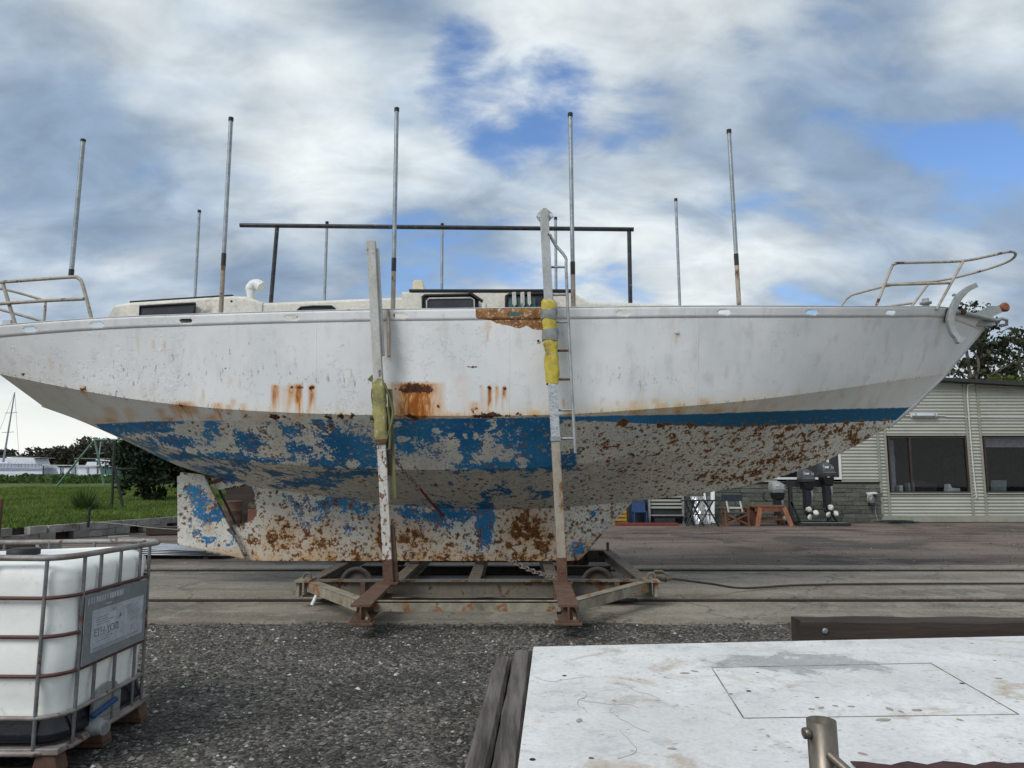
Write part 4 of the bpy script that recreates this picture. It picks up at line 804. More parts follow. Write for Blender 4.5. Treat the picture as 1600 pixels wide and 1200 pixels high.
MB().box(L0.x - .11, L0.x + .11, 8.88, 9.1, ZT - .002, ZT + .016).build('base_plate', 'cradle_rust', left)
def pad(name, f0, f1, fn, wids, mat, parent, n=12, dep=.8, seed=1):
    rg = np.random.default_rng(seed); m = MB(); rows = []
    for i, wd in enumerate(wids):
        c = fn(f0 + (f1 - f0) * i / (len(wids) - 1)); row = []
        for j in range(n + 1):
            a = 2 * math.pi * (j % n) / n; k = 1 + .10 * math.sin(3 * a + i * 1.3 + seed) + .05 * math.sin(5 * a - i * 2.1)
            ex = abs(math.cos(a)) ** .6 * math.copysign(1, math.cos(a)); ey = abs(math.sin(a)) ** .6 * math.copysign(1, math.sin(a))
            row.append(c + Vector((ex * wd / 2 * k, ey * wd / 2 * dep * k, .012 * math.sin(2 * a + i))))
        rows.append(row)
    m.grid(rows, True); m.add(rows[0][:n], [tuple(range(n))]); m.add(rows[-1][:n], [tuple(range(n))[::-1]]); return m.build(name, mat, parent)
pd = pad('padding', fy(694), fy(598), lp, [.13, .165, .16, .175, .16, .17, .155, .175, .165, .175, .15, .145], 'olive_pad', left, seed=2)
for dx0, dx1, py0, py1, w_ in ((.10, .16, 604, 690, .03), (.135, .115, 640, 705, .035), (-.105, -.09, 612, 640, .016), (-.11, -.06, 640, 690, .014)):
    MB().tube(arc([lp(fy(py0)) + Vector((dx0 * .75, -.03, 0)), lp(fy((py0 + py1) / 2)) + Vector((dx1, -.02, 0)), lp(fy(py1)) + Vector((dx0 * .7, -.03, 0))], 5), w_ / 2, 6).build('strap_loop', 'olive_strap', pd)
MB().bar(lp(fy(612)) + Vector((.13, .03, 0)), lp(fy(780)) + Vector((.105, .03, 0)), .06, .012, (0, 1, 0)).build('hanging_strap', 'olive_strap', pd)
MB().bar(lp(fy(640)) + Vector((.10, .0, 0)), lp(fy(745)) + Vector((.06, .02, 0)), .07, .02, (0, 1, 0)).build('strap_fold', 'cable', pd)
MB().prism([lp(fy(604)) + Vector((-.06, -.02, 0)), lp(fy(598)) + Vector((-.13, -.03, 0)), lp(fy(590)) + Vector((-.07, -.02, 0))], (0, .02, .0)).build('torn_flap', 'olive_strap', pd)

# right prop: galvanised tube with a drilled head plate and a ladder
R0, R1 = at(879, 900, 8.98), at(850, 330, 8.93); R0.z = ZT
def rp_(f): return R0 + (R1 - R0) * f
def gy(py): return (900 - py) / 570
right = seg(rp_(0), rp_(gy(685)), .105, 'prop', 'post_tan', cr)
seg(rp_(0), rp_(gy(862)), .118, 'prop_socket', 'cradle_rust', right)
seg(rp_(gy(690)), rp_(gy(603)), .112, 'foil_wrap', 'foil', right)
seg(rp_(gy(604)), rp_(1), .106, 'prop_tube', 'post_galv', right)
MB().bar(rp_(gy(690)) + Vector((0, -.004, 0)), rp_(gy(683)) + Vector((0, -.004, 0)), .122, .122, (0, 1, 0)).build('clamp', 'galv', right)
MB().box(R0.x - .11, R0.x + .11, 8.88, 9.1, ZT - .002, ZT + .016).build('base_plate', 'cradle_rust', right)
hp = [at(x_, y_, 8.985) for x_, y_ in ((838, 338), (840, 334), (849, 325), (853, 325), (863, 333), (865, 338), (861, 342), (857, 347), (844, 347), (840, 342))]
hpo = MB().prism(hp, (0, .02, 0)).build('head_plate', 'galv_rust', right)
for x_ in (842.5, 861): MB().lathe([(.024, -.003), (.024, .026)], at(x_, 336.5, 8.985), (0, 1, 0), 12).build('bolt_hole', 'boat_white', hpo)
pd = pad('padding', gy(603), gy(468), rp_, [.15, .17, .165, .18, .17, .175, .18, .15, .165, .185, .17, .18, .175, .165, .18, .175, .17, .19, .185, .16, .08], 'yellow_pad', right, seed=5)
for a_, b_ in ((503, 487), (536, 518)):
    pad('tape_band', gy(a_), gy(b_), rp_, [.196, .203, .20, .197], 'tape', pd, seed=5)
lad = MB().tube(arc([rp_(gy(368)) + Vector((.055, -.01, 0)), at(868, 383, 8.95), at(883.5, 402, 8.93), at(884.5, 420, 8.93), at(888, 500, 8.93), at(893.5, 610, 8.93), at(899, 708, 8.93)], 3), .02, 8).build('ladder', 'galv_rust', right)
for py in (420, 464, 507, 551.5, 596, 643, 686):
    p = rp_(gy(py)); e = at(884.5 + (py - 420) * .0503, py, 8.93); MB().tube([p + Vector((.05, 0, 0)), (e.x, e.y, p.z)], .0155, 8).build('rung', 'galv_rust' if py < 520 else 'cradle_rust' if py < 620 else 'galv', lad)

# chains and the winch cable
def chain(name, p, q, sag, n, label, r_=.012, mat='chain'):
    p, q = Vector(p), Vector(q); t_ = thing(name, p, label, 'chain')
    ps = [p + (q - p) * (i / n) + Vector((0, 0, -sag * 4 * (i / n) * (1 - i / n))) for i in range(n + 1)]
    for i in range(n):
        d_ = (ps[i + 1] - ps[i]); L_ = d_.length * .68; u = d_.normalized(); s_ = u.cross(Vector((0, 1, .3))).normalized()
        if i % 2: s_ = u.cross(s_).normalized()
        c = (ps[i] + ps[i + 1]) / 2; w_ = r_ * 1.9
        MB().tube([c + u * L_ * math.cos(a) + s_ * w_ * math.sin(a) for a in [2 * math.pi * k / 8 for k in range(8)]], r_ * .55, 5, closed=True).build('chain_link', mat, t_)
    return t_
chain('chain', at(606, 703, 8.9), at(655, 762, 9.9), .02, 13, 'thin steel chain slanting from the padded left prop across the dark bottom plating', .010)
chain('chain', at(783, 866, 9.6), at(872, 902, 9.05), .05, 18, 'rusty chain hanging from the keel side down to the right prop base', .015)
tg = MB().tube([at(655, 762, 9.9), at(672, 783, 10.4), at(693, 806, 11.0)], .018, 6).build('lashing_strap', 'red_paint'); tag(tg, 'dull red lashing strap ending the thin chain on the keel', 'strap')
cb = MB().tube(arc([(1.98, 9.43, .33), (2.6, 9.9, .2), (3.2, 10.4, .07), (4.2, 10.85, .048), (6, 11.0, .045), (10, 11.02, .045), (20, 11.0, .045), (40, 11.0, .045)], 5), .016, 6).build('winch_cable', 'cable'); tag(cb, 'dark steel winch cable running from the cradle along the slab', 'cable')

# ---------------------------------------------------------------- caged liquid tote at the slipway edge
TX0, TX1, TY0, TY1 = -3.60, -2.42, 4.13, 5.13
ibc = thing('liquid_tote', ((TX0 + TX1) / 2, (TY0 + TY1) / 2, 0), 'white plastic liquid tote in a rusty steel tube cage on a pallet', 'tote tank')
def plastic():
    m, t = newmat('tote_plastic'); v = t.n('ShaderNodeTexCoord').outputs['Object']; x, y, z = t.sep(v)
    n_ = t.noise(v, 3, 6, .6); f_ = t.noise(v, 16, 6, .65)
    c = t.mix(t.ramp(n_, .35, .65), (.82, .825, .79), (.72, .735, .71)); c = t.mix(t.m('MULTIPLY', t.ramp(f_, .60, .70), .35), c, (.36, .36, .32))
    liquid = t.ramp(t.m('ADD', z, t.m('MULTIPLY', n_, .006)), .318, .311); c = t.mix(liquid, c, (.010, .012, .018))
    return finish(t, m, c, t.ramp(liquid, 0, 1, .42, .25), 0, t.m('ADD', n_, t.m('MULTIPLY', f_, .3)), .35, .02, spec=.45)
MAT['tote'] = plastic()
def rrect(x0, x1, y0, y1, r_, n=5):
    o = []
    for cx, cy, a0 in ((x1 - r_, y0 + r_, -90), (x1 - r_, y1 - r_, 0), (x0 + r_, y1 - r_, 90), (x0 + r_, y0 + r_, 180)):
        for k in range(n + 1): a = R(a0 + 90 * k / n); o.append((cx + r_ * math.cos(a), cy + r_ * math.sin(a)))
    return o
rows = []; ZS = [.17, .19, .23, .30, .42, .55, .68, .80, .92, 1.02, 1.08, 1.11, 1.125]
for i, z_ in enumerate(ZS):
    ins = .014 + (.03 if i == 0 else 0) + (.0, .0, .0, 0, 0, 0, 0, 0, 0, 0, .012, .035, .09)[i]
    bul = .012 * math.sin(i * 1.4)
    ring = rrect(TX0 + ins - bul, TX1 - ins + bul, TY0 + ins - bul, TY1 - ins + bul, .14, 6)
    rows.append([(x_ + .006 * math.sin(9 * y_ + i), y_ + .006 * math.sin(7 * x_ + i * 2), z_ + (.02 * math.sin(6 * x_) if i > 9 else 0)) for x_, y_ in ring + [ring[0]]])
b_ = MB().grid(rows, True); b_.add(rows[-1][:-1], [tuple(range(len(rows[-1]) - 1))]); bot_ = b_.build('bottle', 'tote', ibc)
MB().lathe([(.09, 0), (.09, .03), (.07, .04)], ((TX0 + TX1) / 2, (TY0 + TY1) / 2, 1.12), (0, 0, 1), 20).build('filler_cap', 'rubber', bot_)
def ring_path(ins, z_, wob=0.0, r_=.155): return [(x_, y_, z_ + wob * math.sin(x_ * 5 + y_ * 3)) for x_, y_ in rrect(TX0 + ins, TX1 - ins, TY0 + ins, TY1 - ins, r_, 6)]
for z_, mt, rr, wob in ((1.155, 'cage_mix', .017, .006), (.94, 'cage_rust', .0105, .004), (.735, 'cage_rust', .0105, .003), (.53, 'cage_rust', .0105, .003), (.315, 'cage_mix', .0125, .003), (.135, 'cage_mix', .016, 0)):
    p = ring_path(-.005, z_, wob)
    # corner bend of the top rail pushed out where it was knocked
    if z_ > 1.1: p = [(x_ + (.04 if (x_ > TX1 - .2 and y_ > TY1 - .25) else 0), y_ + (.02 if (x_ > TX1 - .2 and y_ > TY1 - .25) else 0), q) for x_, y_, q in p]
    MB().tube(p, rr, 8, closed=True).build('cage_hoop', mt, ibc)
def upright(x_, y_, nx, ny):
    o_ = Vector((nx * .008, ny * .008, 0)); MB().tube([Vector((x_, y_, .12)) + o_, Vector((x_, y_, .6)) + o_ * .6, Vector((x_, y_, 1.155)) + o_], .0105, 8).build('cage_bar', 'cage', ibc)
for f in (.11, .37, .63, .89):
    x_ = TX0 + (TX1 - TX0) * f; upright(x_, TY0 - .01, 0, 1); upright(x_, TY1 + .01, 0, -1)
for f in (.13, .30, .52, .76, .88):
    y_ = TY0 + (TY1 - TY0) * f; upright(TX1 + .01, y_, -1, 0)
    if f not in (.30,): upright(TX0 - .01, y_, 1, 0)
pl = MB().box(TX1 + .018, TX1 + .024, TY0 + .13, TY1 - .17, .545, .93).build('label_plate', 'ibc_plate', ibc)
pp = MB().box(TX1 + .0245, TX1 + .026, TY0 + .20, TY1 - .21, .60, .835).build('paper_label', 'ibc_paper', pl)
def rects(name, L, mat, parent, x_=TX1 + .0265):
    m = MB()
    for y0, y1, z0, z1 in L: m.box(x_, x_ + .001, TY0 + y0, TY0 + y1, z0, z1)
    o = m.build(name, mat, parent); tag(o, kind='stuff'); return o
rnd = random.Random(4)
rects('print', [(.15 + .028 * k, .15 + .028 * k + rnd.uniform(.012, .022), .875 + rnd.uniform(0, .004), .91) for k in range(14)] + [(.34, .40, .850, .857)], 'ibc_print', pl, TX1 + .0245)
rects('print', [(.22, .45, .64, .80), (.56, .77, .70, .81)], 'ibc_print', pp, TX1 + .0262)
rects('print_line', [(.24 + rnd.uniform(0, .02), .36 + rnd.uniform(0, .08), z_, z_ + .004) for z_ in (.785, .772, .759, .746, .68, .666, .652)] + [(.58, .70 + rnd.uniform(0, .06), z_, z_ + .003) for z_ in (.80, .788, .776, .764, .752, .74, .728, .716)] + [(.23, .74, .618, .622), (.23, .6, .608, .611)], 'ink_dark', pp, TX1 + .0274)
def text(body, loc, size, mat, parent, rot):
    cu = bpy.data.curves.new('lettering', 'FONT'); cu.body = body; cu.size = size; cu.extrude = .0004; cu.align_x = 'LEFT'
    ob = bpy.data.objects.new('lettering', cu); COL.objects.link(ob); dg = bpy.context.evaluated_depsgraph_get(); me = bpy.data.meshes.new_from_object(ob.evaluated_get(dg)); bpy.data.objects.remove(ob)
    o = link('lettering', me, mat, parent); o.location = Vector(loc) - root_loc(parent); o.rotation_euler = rot; return o
text('ETH-YO/2', (TX1 + .0285, TY0 + .225, .685), .062, 'ink_green', pp, (R(90), 0, R(90)))
# valve and pallet
vz = .20
vb = MB().lathe([(.05, 0), (.05, .05), (.04, .055), (.04, .10), (.036, .10)], (TX1 - .01, TY0 + .33, vz - .03), (1, -.25, -.05), 16).build('outlet_valve', 'grey_plastic', ibc)
MB().lathe([(.026, .098), (.026, .102)], (TX1 - .01, TY0 + .33, vz - .03), (1, -.25, -.05), 12).build('outlet_bore', 'ibc_plate', vb)
MB().bar((TX1 + .03, TY0 + .26, vz + .04), (TX1 + .04, TY0 + .50, vz + .075), .03, .025).build('valve_handle', 'blue_cap', vb, bevel=.008)
MB().prism([(TX1 - .005, TY0 + .30 + .32 * k, z_) for k, z_ in ((0, .16), (1, .16), (1, .29), (.8, .36), (.5, .38), (.2, .36), (0, .29))], (.008, 0, 0)).build('valve_recess', 'grey_plastic', bot_)
for y_ in (TY0 + .05, (TY0 + TY1) / 2, TY1 - .05): MB().box(TX0, TX1, y_ - .05, y_ + .05, .008, .03).build('pallet_runner', 'pallet_rust', ibc)
for x_ in (TX0 + .07, (TX0 + TX1) / 2, TX1 - .07):
    for y_ in (TY0 + .06, (TY0 + TY1) / 2, TY1 - .06):
        MB().prism([(x_ - .075, y_ - .05, .03), (x_ + .075, y_ - .05, .03), (x_ + .05, y_ - .05, .125), (x_ - .05, y_ - .05, .125)], (0, .10, 0)).build('pallet_foot', 'pallet_rust', ibc, bevel=.008)
MB().box(TX0 - .005, TX1 + .005, TY0 - .005, TY1 + .005, .125, .16).build('pallet_tray', 'cage_mix', ibc, bevel=.006)

# ---------------------------------------------------------------- white panel on timbers
def panel_mat():
    m, t = newmat('weathered_panel'); v = t.n('ShaderNodeTexCoord').outputs['Object']
    n_ = t.noise(v, 1.1, 7, .6, .3); f_ = t.noise(v, 7, 9, .7, .5); g_ = t.noise(v, 46, 5, .65)
    c = t.mix(t.ramp(n_, .35, .65), (.62, .615, .60), (.75, .745, .73))
    c = t.mix(t.m('MULTIPLY', t.ramp(f_, .50, .66), .5), c, (.42, .43, .43))
    c = t.mix(t.m('MULTIPLY', t.ramp(t.noise(v, 2.0, 8, .68, .8), .55, .68), .65), c, (.42, .32, .22))
    dist = t.vm('LENGTH', t.n('ShaderNodeMapping', {'Vector': t.vm('SUBTRACT', v, (-.15, .55, 0)), 'Scale': (1.3, 2.6, 0), 'Rotation': (0, 0, R(-20))}).outputs[0])
    pd_ = t.ramp(t.m('ADD', dist, t.m('MULTIPLY', t.m('SUBTRACT', t.noise(v, 3.2, 6, .62, .8), .5), 3.0)), .75, .35)
    c = t.mix(t.m('MULTIPLY', pd_, .5), c, (.27, .29, .31))
    w_ = t.n('ShaderNodeTexWave', {'Vector': t.n('ShaderNodeMapping', {'Vector': v, 'Rotation': (0, 0, R(8))}).outputs[0], 'Scale': .9, 'Distortion': 14.0, 'Detail': 3.0, 'Detail Scale': 2.2})
    scr = t.m('MULTIPLY', t.ramp(t.m('ABSOLUTE', t.m('SUBTRACT', w_.outputs['Fac'], .5)), .012, .003), t.ramp(t.noise(v, 1.7, 3, .5), .53, .6))
    c = t.mix(t.m('MULTIPLY', scr, .7), c, (.17, .14, .12))
    vp = t.voro(v, 7.0); vc = t.sep(t.voro(v, 7.0, out='Color')); spot = t.m('MULTIPLY', t.ramp(vp, .10, .07), t.ramp(vc[0], .80, .82)); c = t.mix(spot, c, (.12, .09, .075))
    vl = t.voro(t.n('ShaderNodeMapping', {'Vector': v, 'Scale': (1, 2.2, 1), 'Rotation': (0, 0, R(25))}).outputs[0], 15); vlc = t.sep(t.voro(t.n('ShaderNodeMapping', {'Vector': v, 'Scale': (1, 2.2, 1), 'Rotation': (0, 0, R(25))}).outputs[0], 15, out='Color'))
    fleck = t.m('MULTIPLY', t.ramp(t.m('ADD', vl, t.m('MULTIPLY', t.m('SUBTRACT', g_, .5), .6)), .16, .11), t.ramp(vlc[0], .55, .57)); c = t.mix(t.m('MULTIPLY', fleck, .75), c, (.20, .17, .15))
    c = t.mix(t.ramp(g_, .3, .62), t.mix(1.0, c, (.85, .85, .86), 'MULTIPLY'), c)
    return finish(t, m, c, t.ramp(pd_, 0, 1, .55, .22), 0, t.m('ADD', f_, g_), .2, .004, spec=.35)
MAT['panel'] = panel_mat()
PZ = .45
pan = thing('white_panel', (1.9, 4.2, PZ - .03), 'large scuffed white panel with a cut hatch outline, resting on old timbers', 'panel')
A, B, C_, D_ = (.145, 5.19), (4.9, 5.64), (4.6, 2.62), (.0, 2.72)
pb = MB().prism([(x_, y_, PZ - .03) for x_, y_ in (A, B, C_, D_)], (0, 0, .03)).build('sheet', 'panel', pan, bevel=.008)
hq = [atz(x_, y_, PZ + .0015) for x_, y_ in ((1112, 1043), (1454, 1036), (1592, 1116), (1162, 1122))]
for i in range(4): MB().bar(hq[i], hq[(i + 1) % 4], .006, .002).build('saw_cut', 'saw_line', pb)
for px, py in ((882, 1056), (832, 1187), (1503, 1068), (1436, 1110), (1170, 1080)):
    c = atz(px, py, PZ); MB().lathe([(.013, .0005), (.013, .002)], c, (0, 0, 1), 10).build('bolt_hole', 'rubber', pb)
rt_ = random.Random(23)
for k in range(6):                        # dried creeper traces and leaf litter on the sheet
    c = atz(rt_.uniform(885, 975), rt_.uniform(1050, 1145), PZ + .001); a_ = rt_.uniform(0, 6.28); pts = [c]
    for q in range(7): a_ += rt_.uniform(-.9, .9); pts.append(pts[-1] + Vector((math.cos(a_) * .045, math.sin(a_) * .06, 0)))
    MB().tube(arc(pts, 3), .0011, 4).build('dried_tendril', 'tendril', pb)
for px, py, s_ in ((1390, 1108, .03), (1432, 1110, .022), (1408, 1112, .018), (1330, 1104, .018), (1283, 1106, .02), (1268, 1108, .016), (1380, 1125, .04), (905, 1126, .03), (1070, 1052, .03), (1085, 1049, .025), (1500, 1125, .018), (1305, 1103, .015), (1348, 1178, .02), (1560, 1060, .02), (1200, 1150, .014), (1050, 1170, .02), (960, 1095, .015)):
    c = atz(px, py, PZ + .0015); a_ = rt_.uniform(0, 3.1); u = Vector((math.cos(a_), math.sin(a_), 0)) * s_; v_ = Vector((-math.sin(a_), math.cos(a_), 0)) * s_ * .4
    MB().prism([c - u, c - u * .3 - v_, c + u * .4 - v_, c + u, c + u * .3 + v_, c - u * .4 + v_], (0, 0, .003)).build('dead_leaf', 'tendril', pb)
lab_t = ('weathered grey timber baulk under the left edge of the white panel, outermost', 'weathered grey timber baulk tucked under the left edge of the white panel', 'short grey timber baulk lying between two others beneath the white panel edge')
for i, (dx0, dx1, y0, y1, z0, z1, w_) in enumerate(((-.06, -.185, 5.30, 2.7, 0.0, .36, .11), (.075, -.055, 5.26, 2.7, .0, .41, .12), (.24, .12, 5.1, 2.7, 0, .415, .14))):
    n = 16; rows = []
    for k in range(n + 1):
        q = k / n; cx = dx0 + (dx1 - dx0) * q; y_ = y0 + (y1 - y0) * q; e = .0025 * math.sin(k * 2.1 + i) + .002 * math.sin(k * 5.3)
        rows.append([(cx - w_ / 2 + e, y_, z0), (cx - w_ / 2 + e, y_, z1 - .02), (cx - w_ / 2 + .02 + e, y_, z1 + e * .5), (cx + w_ / 2 - .02, y_, z1 - e * .4), (cx + w_ / 2, y_, z1 - .02), (cx + w_ / 2, y_, z0)])
    m = MB().grid(rows); m.add(rows[0], [tuple(range(6))]); m.add(rows[-1], [tuple(range(6))[::-1]])
    tag(m.build('timber_baulk', 'timber_y', None), lab_t[i], 'timber', 'timbers under the white panel')
bt = thing('timber_beam', (4.2, 6.95, 0), 'dark brown squared timber beam with a bolt head beyond the white panel', 'timber')
a = atz(1253, 971, .31); n = 20; rows = []
for k in range(n + 1):
    x_ = a.x + 5.5 * k / n; e = .006 * math.sin(k * 1.9); sk_ = -.02 * k / n
    rows.append([(x_, 6.82, 0), (x_, 6.82, .295 + e + sk_), (x_, 6.84, .31 + e + sk_), (x_, 7.04, .31 - e + sk_), (x_, 7.06, .295 + sk_), (x_, 7.06, 0)])
m = MB().grid(rows); m.add(rows[0], [tuple(range(6))]); m.add(rows[-1], [tuple(range(6))[::-1]]); m.build('beam', 'timber_dark', bt)
c = at(1289, 986, 6.82); MB().lathe([(.026, -.012), (.026, .01), (.016, .014)], c, (0, -1, 0), 12).build('bolt_head', 'galv', bt)
# pipe stub and torn rusty sheet at the near edge
pc = atz(1297, 1128, .90); PT = .885
st = thing('steel_pipe', (pc.x + .012, 2.28, 0), 'upright open steel pipe with a cross pin standing before the white panel', 'pipe')
pr_ = MB(); n = 20; ro, ri = .042, .038; rows = []
for z_, rr in ((0, ro), (.45, ro), (PT, ro), (PT, ri), (.55, ri)):
    rows.append([(pc.x + .02 * (1 - z_ / .9) + rr * math.cos(2 * math.pi * k / n), 2.28 + rr * math.sin(2 * math.pi * k / n), z_) for k in range(n + 1)])
pr_.grid(rows, True).build('tube', 'steel_pipe', st)
MB().tube([(pc.x + .005, 2.245, .80), (pc.x + .055, 2.165, .755)], .014, 10).build('cross_pin', 'steel_pipe', st)
MB().lathe([(.016, 0), (.016, .014), (.008, .016)], (pc.x - .043, 2.27, .852), (-1, -.2, 0), 10).build('pin_end', 'steel_pipe', st)
MB().lathe([(.10, 0), (.10, .012)], (pc.x + .02, 2.28, .0), (0, 0, 1), 16).build('foot', 'steel_pipe', st)
rs = MB(); n = 40; x0 = atz(1338, 1195, .47).x; top_ = []; botm = []
for k in range(n + 1):
    x_ = x0 + 1.9 * k / n; yv = 3.10 + .02 * math.sin(k * 1.7) + .015 * math.sin(k * 4.1) + .02 * (k % 7 == 0); top_.append((x_, yv, .462 + .004 * math.sin(k * 2.2))); botm.append((x_, 2.75, .458))
rs.grid([[a_, b_] for a_, b_ in zip(top_, botm)]); tag(rs.build('rusty_sheet', 'rust_sheet', None, solid=.006, fix=False), 'torn dark red rusty steel strip lying on the near edge of the white panel', 'steel sheet')

# ---------------------------------------------------------------- office building across the yard
WY = 26.0                                  # face of the wall
bld = thing('office_building', (12, WY + 3, 0), 'pale green corrugated metal office building with brick base and wide windows', 'building')
def bx(px, py=700): return at(px, py, WY).x
def bz(px, py): return at(px, py, WY).z
X0B, X1B = 1.5, 27.0
def roofz(x): return 4.92 - .062 * (x - 15.6)
W1 = (bx(1389, 725), bx(1512, 725), 1.02, 2.98); W2 = (bx(1539, 725), bx(1539, 725) + 3.3, 1.02, 2.98); W3 = (9.3, bx(1314, 730), 1.48, 2.75)
BR = (X0B, bx(1377, 790), 1.40)            # brick base extent and height
MB().box(X0B, X1B, WY + 6.8, WY + 7.0, 0, 4.2).build('rear_wall', 'interior', bld)
for x in (X0B, 12.9, X1B - .1): MB().box(x, x + .1, WY + .12, WY + 6.8, 0, 4.1).build('side_wall', 'interior', bld)
MB().box(X0B, X1B, WY + .1, WY + 6.8, .02, .06).build('interior_floor', 'desk', bld)
MB().box(X0B, X1B, WY + .1, WY + 6.8, 3.1, 3.16).build('interior_ceiling', 'interior', bld)
PITCH_C, AMP = .115, .017
def corr(x0, x1, z0, z1fn, name='cladding_sheet'):
    """one sheet of horizontal corrugated cladding"""
    m = MB(); zt = max(z1fn(x0), z1fn(x1)); n = max(2, int((zt - z0) / (PITCH_C / 8))); rows = []
    for k in range(n + 1):
        z_ = z0 + (zt - z0) * k / n; y_ = WY - AMP * math.cos(2 * math.pi * z_ / PITCH_C)
        rows.append([(x0, y_, min(z_, z1fn(x0))), (x1, y_, min(z_, z1fn(x1)))])
    m.grid(rows, True); return m.build(name, 'clad', bld, fix=False)
cl = [(X0B, W3[0]), (W3[0], W3[1]), (W3[1], BR[1]), (BR[1], W1[0] - .06), (W1[0] - .06, W1[1] + .02), (W1[1] + .02, W2[0] - .03), (W2[0] - .03, W2[1] + .03), (W2[1] + .03, X1B)]
for i, (a, b) in enumerate(cl):
    lo = BR[2] if b <= BR[1] + .01 else .06
    if i == 1: corr(a, b, W3[3], roofz)
    elif i in (4, 6): corr(a, b, lo, lambda x: 1.0); corr(a, b, 3.02, roofz)
    else: corr(a, b, lo, roofz)
for x in (W1[0] - .09, W1[1] + .05, W2[0] - .09, W2[1] + .06, BR[1] + .01):
    z0 = .05; MB().box(x - .035, x + .035, WY - .045, WY - .005, z0, roofz(x) - .02).build('cover_batten', 'batten', bld, bevel=.006)
MB().box(BR[1], X1B, WY - .03, WY + .05, .02, .24).build('base_flashing', 'batten', bld)
fz = MB(); fz.prism([(X0B - .3, WY - .35, roofz(X0B) - .02), (X1B + .3, WY - .35, roofz(X1B) - .02), (X1B + .3, WY - .35, roofz(X1B) + .10), (X0B - .3, WY - .35, roofz(X0B) + .10)], (0, 7.5, 0)); fz.build('roof', 'fascia', bld)
# brick base: each brick is a piece
MB().box(BR[0], BR[1], WY - .01, WY + .1, 0, BR[2] - .005).build('mortar_bed', 'mortar', bld)
rb = random.Random(12); proto = {}
def brick_mesh(L, v):
    k = (round(L, 1), v)
    if k not in proto:
        q = random.Random(hash(k) % 999); m = MB(); m.box(-k[0] / 2 + .007, k[0] / 2 - .007, -.03, .02, -.066, .066)
        m.v = [(x + q.uniform(-.006, .006), y + (q.uniform(-.018, .006) if y < 0 else 0), z + q.uniform(-.006, .006)) for x, y, z in m.v]
        me = m.mesh('brick'); me.materials.append(MAT['brick']); proto[k] = me
    return proto[k]
row = 0; z_ = .075
while z_ < BR[2] - .05:
    x_ = 4.2 + rb.uniform(0, .3)
    while x_ < BR[1] - .1:
        L_ = min(rb.choice((.4, .5, .6, .7, .8)), round(BR[1] - x_, 1))
        if L_ < .15: break
        o = bpy.data.objects.new('brick', brick_mesh(L_, rb.randrange(3))); COL.objects.link(o); o.parent = bld
        o.location = Vector((x_ + L_ / 2, WY - .01, z_)) - bld.location; x_ += L_
    z_ += .146; row += 1
MB().box(BR[0], BR[1] + .02, WY - .055, WY + .02, BR[2] - .012, BR[2] + .012).build('capping', 'brick', bld)
# windows
def window(x0, x1, z0, z1, frame, mull=(), sill=None, fw=.05, glass_m='glass'):
    o = MB().add([(x0, WY + .02, z0), (x1, WY + .02, z0), (x1, WY + .02, z1), (x0, WY + .02, z1)], [(0, 1, 2, 3)]).build('window', glass_m, bld, fix=False)
    for a, b, c, d_ in ((x0, x1, z1 - fw, z1), (x0, x1, z0, z0 + fw), (x0, x0 + fw, z0 + fw, z1 - fw), (x1 - fw, x1, z0 + fw, z1 - fw)):
        MB().box(a, b, WY - .035, WY + .06, c, d_).build('window_frame', frame, o, bevel=.004)
    for mx_ in mull: MB().box(mx_ - .035, mx_ + .035, WY - .03, WY + .055, z0 + fw, z1 - fw).build('mullion', frame, o)
    return o
w1 = window(*W1, 'brown_frame', (bx(1423, 725),)); w2 = window(*W2, 'brown_frame', (W2[0] + 2.1,)); w3 = window(*W3, 'white_paint', (), fw=.075, glass_m='dark_glass')
MB().box(W3[1] - .5, W3[1] - .42, WY - .02, WY + .015, W3[2] + .07, W3[3] - .07).build('mullion', 'white_paint', w3)
MB().box(W1[0] - .05, W1[1] + .0, WY - .07, WY + .05, .985, 1.018).build('window_sill', 'clad', w1)
MB().box(W2[0] - .02, W2[1], WY - .07, WY + .05, .985, 1.018).build('window_sill', 'clad', w2)
MB().box(W2[0] + .05, W2[1], WY + .3, WY + .34, 2.62, 2.95).build('roller_blind', 'curtain', w2)
MB().box(W1[0] + .05, W1[0] + .62, WY + .8, WY + .84, .9, 2.9).build('office_partition', 'curtain', w1)
for k, (x0, x1, z0, z1, y_, mt, nm, lab) in enumerate(((14.2, 15.4, .06, 2.1, 2.6, 'rubber', 'cabinet', 'tall dark cabinet standing inside the office behind the monitors'), (15.6, 16.9, 1.5, 2.5, 6.6, 'paper', 'whiteboard', 'pale whiteboard on the rear wall of the office'), (17.6, 18.6, .06, 2.3, 3.4, 'navy_cloth', 'cabinet', 'dark blue cabinet inside the office behind the laptop'), (19.0, 20.2, 1.3, 2.4, 6.6, 'laptop', 'pinboard', 'grey pinboard on the rear office wall'))):
    tag(MB().box(x0, x1, WY + y_, WY + y_ + .15, z0, z1).build(nm, mt), lab, nm.replace('_', ' '))
